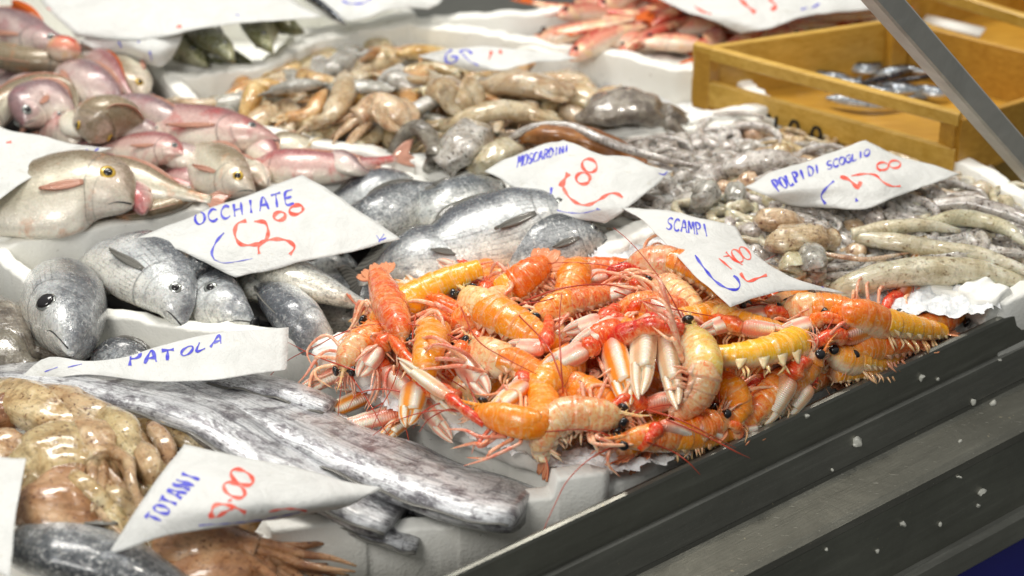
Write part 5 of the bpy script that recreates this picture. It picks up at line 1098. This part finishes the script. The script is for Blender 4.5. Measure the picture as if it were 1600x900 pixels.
sheet('curling narrow paper sign reading PATOLA in blue over the scabbardfish', [[(22,600,.03),(70,560,.045),(130,563,.045),(195,558,.05),(250,540,.055),(340,520,.055),(451,512,.045)], [(40,602,.03),(80,575,.042),(140,576,.044),(200,578,.048),(260,568,.05),(345,555,.05),(450,545,.04)], [(75,598,.03),(100,588,.04),(150,586,.042),(205,592,.046),(270,596,.048),(350,592,.046),(448,578,.036)]],
  W(5.5, text('PAT', (200,572), (278,561), (2,-22), (0,-15)))+W(4, text('OLA', (282,558), (352,535), (3,-13), (5,-16)))+W(1.6, [[(70,581),(90,574)],[(106,574),(128,569)]]), W(2, [[(176,574),(182,576)]]) and [], seed=2, wr=.0008)
sheet('large paper sign reading TOTANI 10.00 over the brown squid and the notched foam wall', [[(168,868,.05),(210,800,.07),(245,750,.075),(288,694,.07)], [(250,840,.06),(290,795,.075),(330,752,.078),(375,712,.07)], [(330,825,.06),(375,790,.072),(415,760,.07),(468,732,.055)], [(430,812,.045),(470,795,.055),(500,775,.055),(540,752,.045)], [(528,796,.03),(550,788,.034),(572,776,.036),(598,762,.034)]],
  W(5, text('TOTANI', (248,818), (320,741), (-22,-9), (-29,-9), gap=.3))+W(3, [[(546,745),(566,753)],[(552,742),(556,752)],[(545,751),(563,747)]])+W(1.5, [[(312,820),(350,818),(400,813),(440,806),(468,800)]])+W(4, [[(311,821),(320,820)]]),
  W(6, [[(330,804),(334,791),(346,788),(365,792),(384,801)], ell(366,766,18,10,28), ell(378,746,19,10,28), [(356,783),(362,781)], [(338,808),(352,800),(364,794)]])+W(10, [[(326,808),(334,803)]])+W(3, [[(420,799),(442,795),(462,795),(479,798)]]), seed=3, wr=.0007)
sheet('crumpled paper sign reading MOSCARDINI 7.00 over the squid boxes', [[(757,268,.045),(795,247,.055),(835,232,.062),(880,217,.066)], [(800,292,.045),(835,275,.054),(880,255,.06),(938,241,.06)], [(836,317,.045),(878,302,.052),(925,280,.055),(985,243,.058)], [(886,338,.044),(930,324,.05),(975,300,.052),(1020,262,.052)], [(945,352,.035),(975,330,.045),(1010,302,.048),(1052,267,.042)]],
  W(3.2, text('MOSCARDINI', (808,262), (890,236), (3,-18), (0,-10), gap=.15))+W(4, [[(862,293),(861,304),(864,318),(868,328)]])+W(1.4, [[(868,328),(885,332),(910,333),(936,327)]])+W(2, [[(1029,271),(1037,273),(1043,268)],[(932,326),(938,328)]]),
  W(9, [[(888,271),(881,283),(876,292)]])+W(5, [[(880,294),(890,309),(905,319),(920,320),(935,313),(952,303),(964,303),(973,309)]])+W(5, [ell(911,279,11,9,0), ell(921,259,12,10,30)]), seed=4, wr=.0018)
sheet('paper sign reading POLPI DI SCOGLIO 15,00 among the octopus', [[(1164,292,.048),(1215,267,.06),(1285,243,.064),(1352,221,.066)], [(1195,306,.05),(1250,288,.06),(1325,268,.058),(1400,246,.055)], [(1228,318,.04),(1290,306,.05),(1370,290,.056),(1450,258,.046)], [(1270,321,.038),(1345,328,.044),(1415,300,.048),(1500,272,.036)]],
  W(4.2, text('POLPI', (1216,300), (1262,277), (-12,-17), (-5,-14)))+W(3.2, text('DI SCOGLIO', (1264,276), (1360,242), (-3,-14), (0,-10), gap=.12))+W(4, [[(1303,283),(1290,295),(1283,307),(1290,319)]])+W(5, [[(1337,310),(1339,315)]]),
  W(6, [[(1313,276),(1326,281),(1340,294)], [(1345,284),(1340,296)]])+W(3.5, [[(1330,275),(1351,272),(1368,274),(1379,284),(1393,291),(1407,291)], ell(1379,260,9,6,0), ell(1398,257,9,6,0), [(1370,262),(1376,268)]]), seed=5)
sheet('paper sign reading SCAMPI 14,00 sliding off the octopus onto the langoustines', [[(972,324,.048),(1045,330,.056),(1110,345,.058),(1150,355,.05)], [(1010,350,.056),(1065,362,.062),(1120,375,.060),(1170,385,.05)], [(1050,392,.066),(1090,398,.068),(1140,405,.064),(1200,413,.048)], [(1092,435,.074),(1130,436,.072),(1180,434,.064),(1250,436,.048)], [(1141,481,.080),(1190,462,.074),(1250,452,.062),(1320,459,.042)]],
  W(3, text('SCAMPI', (1040,358), (1112,371), (4,-18), (-6,-20), gap=.2))+W(4, [[(1086,399),(1094,411),(1104,424),(1117,439),(1134,450),(1150,453),(1156,446),(1152,436),(1146,431)]])+W(2, [[(1279,446),(1286,449),(1292,448)]]),
  W(3.2, [[(1123,404),(1143,421)], [(1134,394),(1145,405),(1160,414)], ell(1152,400,12,6,50), ell(1164,396,12,6,50)])+W(4.5, [[(1157,427),(1163,436),(1170,440),(1184,435),(1198,430)]])+W(2, [[(1130,401),(1140,400)]]), seed=6, wr=.0010)
sheet('big blank looking paper sheet covering the fish box at the top left', [[(40,-30,.06),(200,-40,.07),(350,-40,.07),(440,-30,.06)], [(80,20,.06),(200,0,.075),(340,-5,.075),(455,-4,.065)], [(112,50,.055),(210,32,.07),(340,18,.075),(465,6,.065)], [(118,58,.05),(225,62,.06),(330,42,.068),(505,26,.058)]],
  W(3, [[(368,23),(374,24)]]), W(4, [[(276,42),(284,41)]])+W(2, [[(70,10),(80,16)]]), seed=7, wr=.001)
sheet('grey shaded paper flap with blue marks hanging below the big top left sheet', [[(118,60,.05),(170,64,.058),(230,62,.062),(290,42,.06)], [(150,78,.045),(195,78,.05),(240,82,.052),(280,70,.05)], [(205,92,.03),(225,98,.034),(250,104,.034),(268,92,.034)]],
  W(5, [[(184,62),(190,74)]])+W(3, [[(234,80),(237,94)]])+W(3, [[(212,64),(218,66)]]), (), seed=8)
sheet('blank paper sheet at the left edge over the pink bream', [[(-60,150,.05),(-20,190,.06),(20,205,.06),(70,214,.058)], [(-70,200,.05),(0,220,.06),(60,228,.06),(115,225,.056)], [(-80,250,.05),(0,255,.058),(60,246,.058),(140,230,.05)], [(-60,345,.04),(-10,318,.05),(60,272,.055),(176,232,.04)]],
  W(2.4, [[(134,234),(145,237),(158,229)]]), W(5, [[(10,223),(18,222)]]), seed=9, wr=.001)
sheet('white paper sheet under the dark fish at the top centre', [[(450,-25,.04),(520,-35,.05),(620,-35,.05),(700,-25,.04)], [(500,10,.04),(560,0,.05),(620,-6,.05),(690,0,.04)], [(545,34,.035),(580,26,.042),(615,14,.042),(670,14,.035)]],
  W(3, [[(535,2),(548,6),(568,5),(580,-2)]]), (), seed=10)
sheet('small folded paper sheet with a blue scribble on the beige squid', [[(652,86,.04),(700,76,.055),(760,74,.055),(800,78,.05)], [(690,98,.042),(730,90,.052),(790,86,.052),(860,84,.045)], [(742,112,.04),(790,108,.05),(840,98,.05),(905,92,.04)]],
  W(4, [[(706,78),(697,86),(698,97),(708,98),(715,90),(704,88)], [(718,82),(728,78),(738,84)]])+W(2, [[(722,84),(735,96),(748,102)]]), W(5, [[(768,80),(764,93)],[(780,79),(784,84)]]), seed=11)
sheet('paper sheet with faint red writing over the red mullet at the top right', [[(990,-30,.05),(1120,-45,.06),(1260,-50,.06),(1390,-40,.05)], [(1035,0,.055),(1130,-8,.065),(1260,-14,.065),(1385,-10,.055)], [(1090,25,.055),(1160,18,.065),(1250,8,.065),(1380,2,.055)], [(1158,52,.045),(1200,44,.055),(1270,24,.058),(1384,12,.05)]],
  W(3, [[(1252,15),(1262,12)],[(1268,13),(1280,6)]]), W(6, [[(1155,-2),(1168,10),(1180,20)],[(1202,-2),(1212,10),(1205,16)]])+W(4, [[(1085,10),(1098,18),(1112,22)]]), seed=12)
sheet('blank paper sheet cut off by the bottom left corner', [[(-60,705,.08),(-20,712,.085),(41,719,.085)], [(-70,780,.08),(-20,790,.085),(26,800,.085)], [(-80,860,.08),(-30,880,.085),(16,905,.08)]], (), (), seed=13)
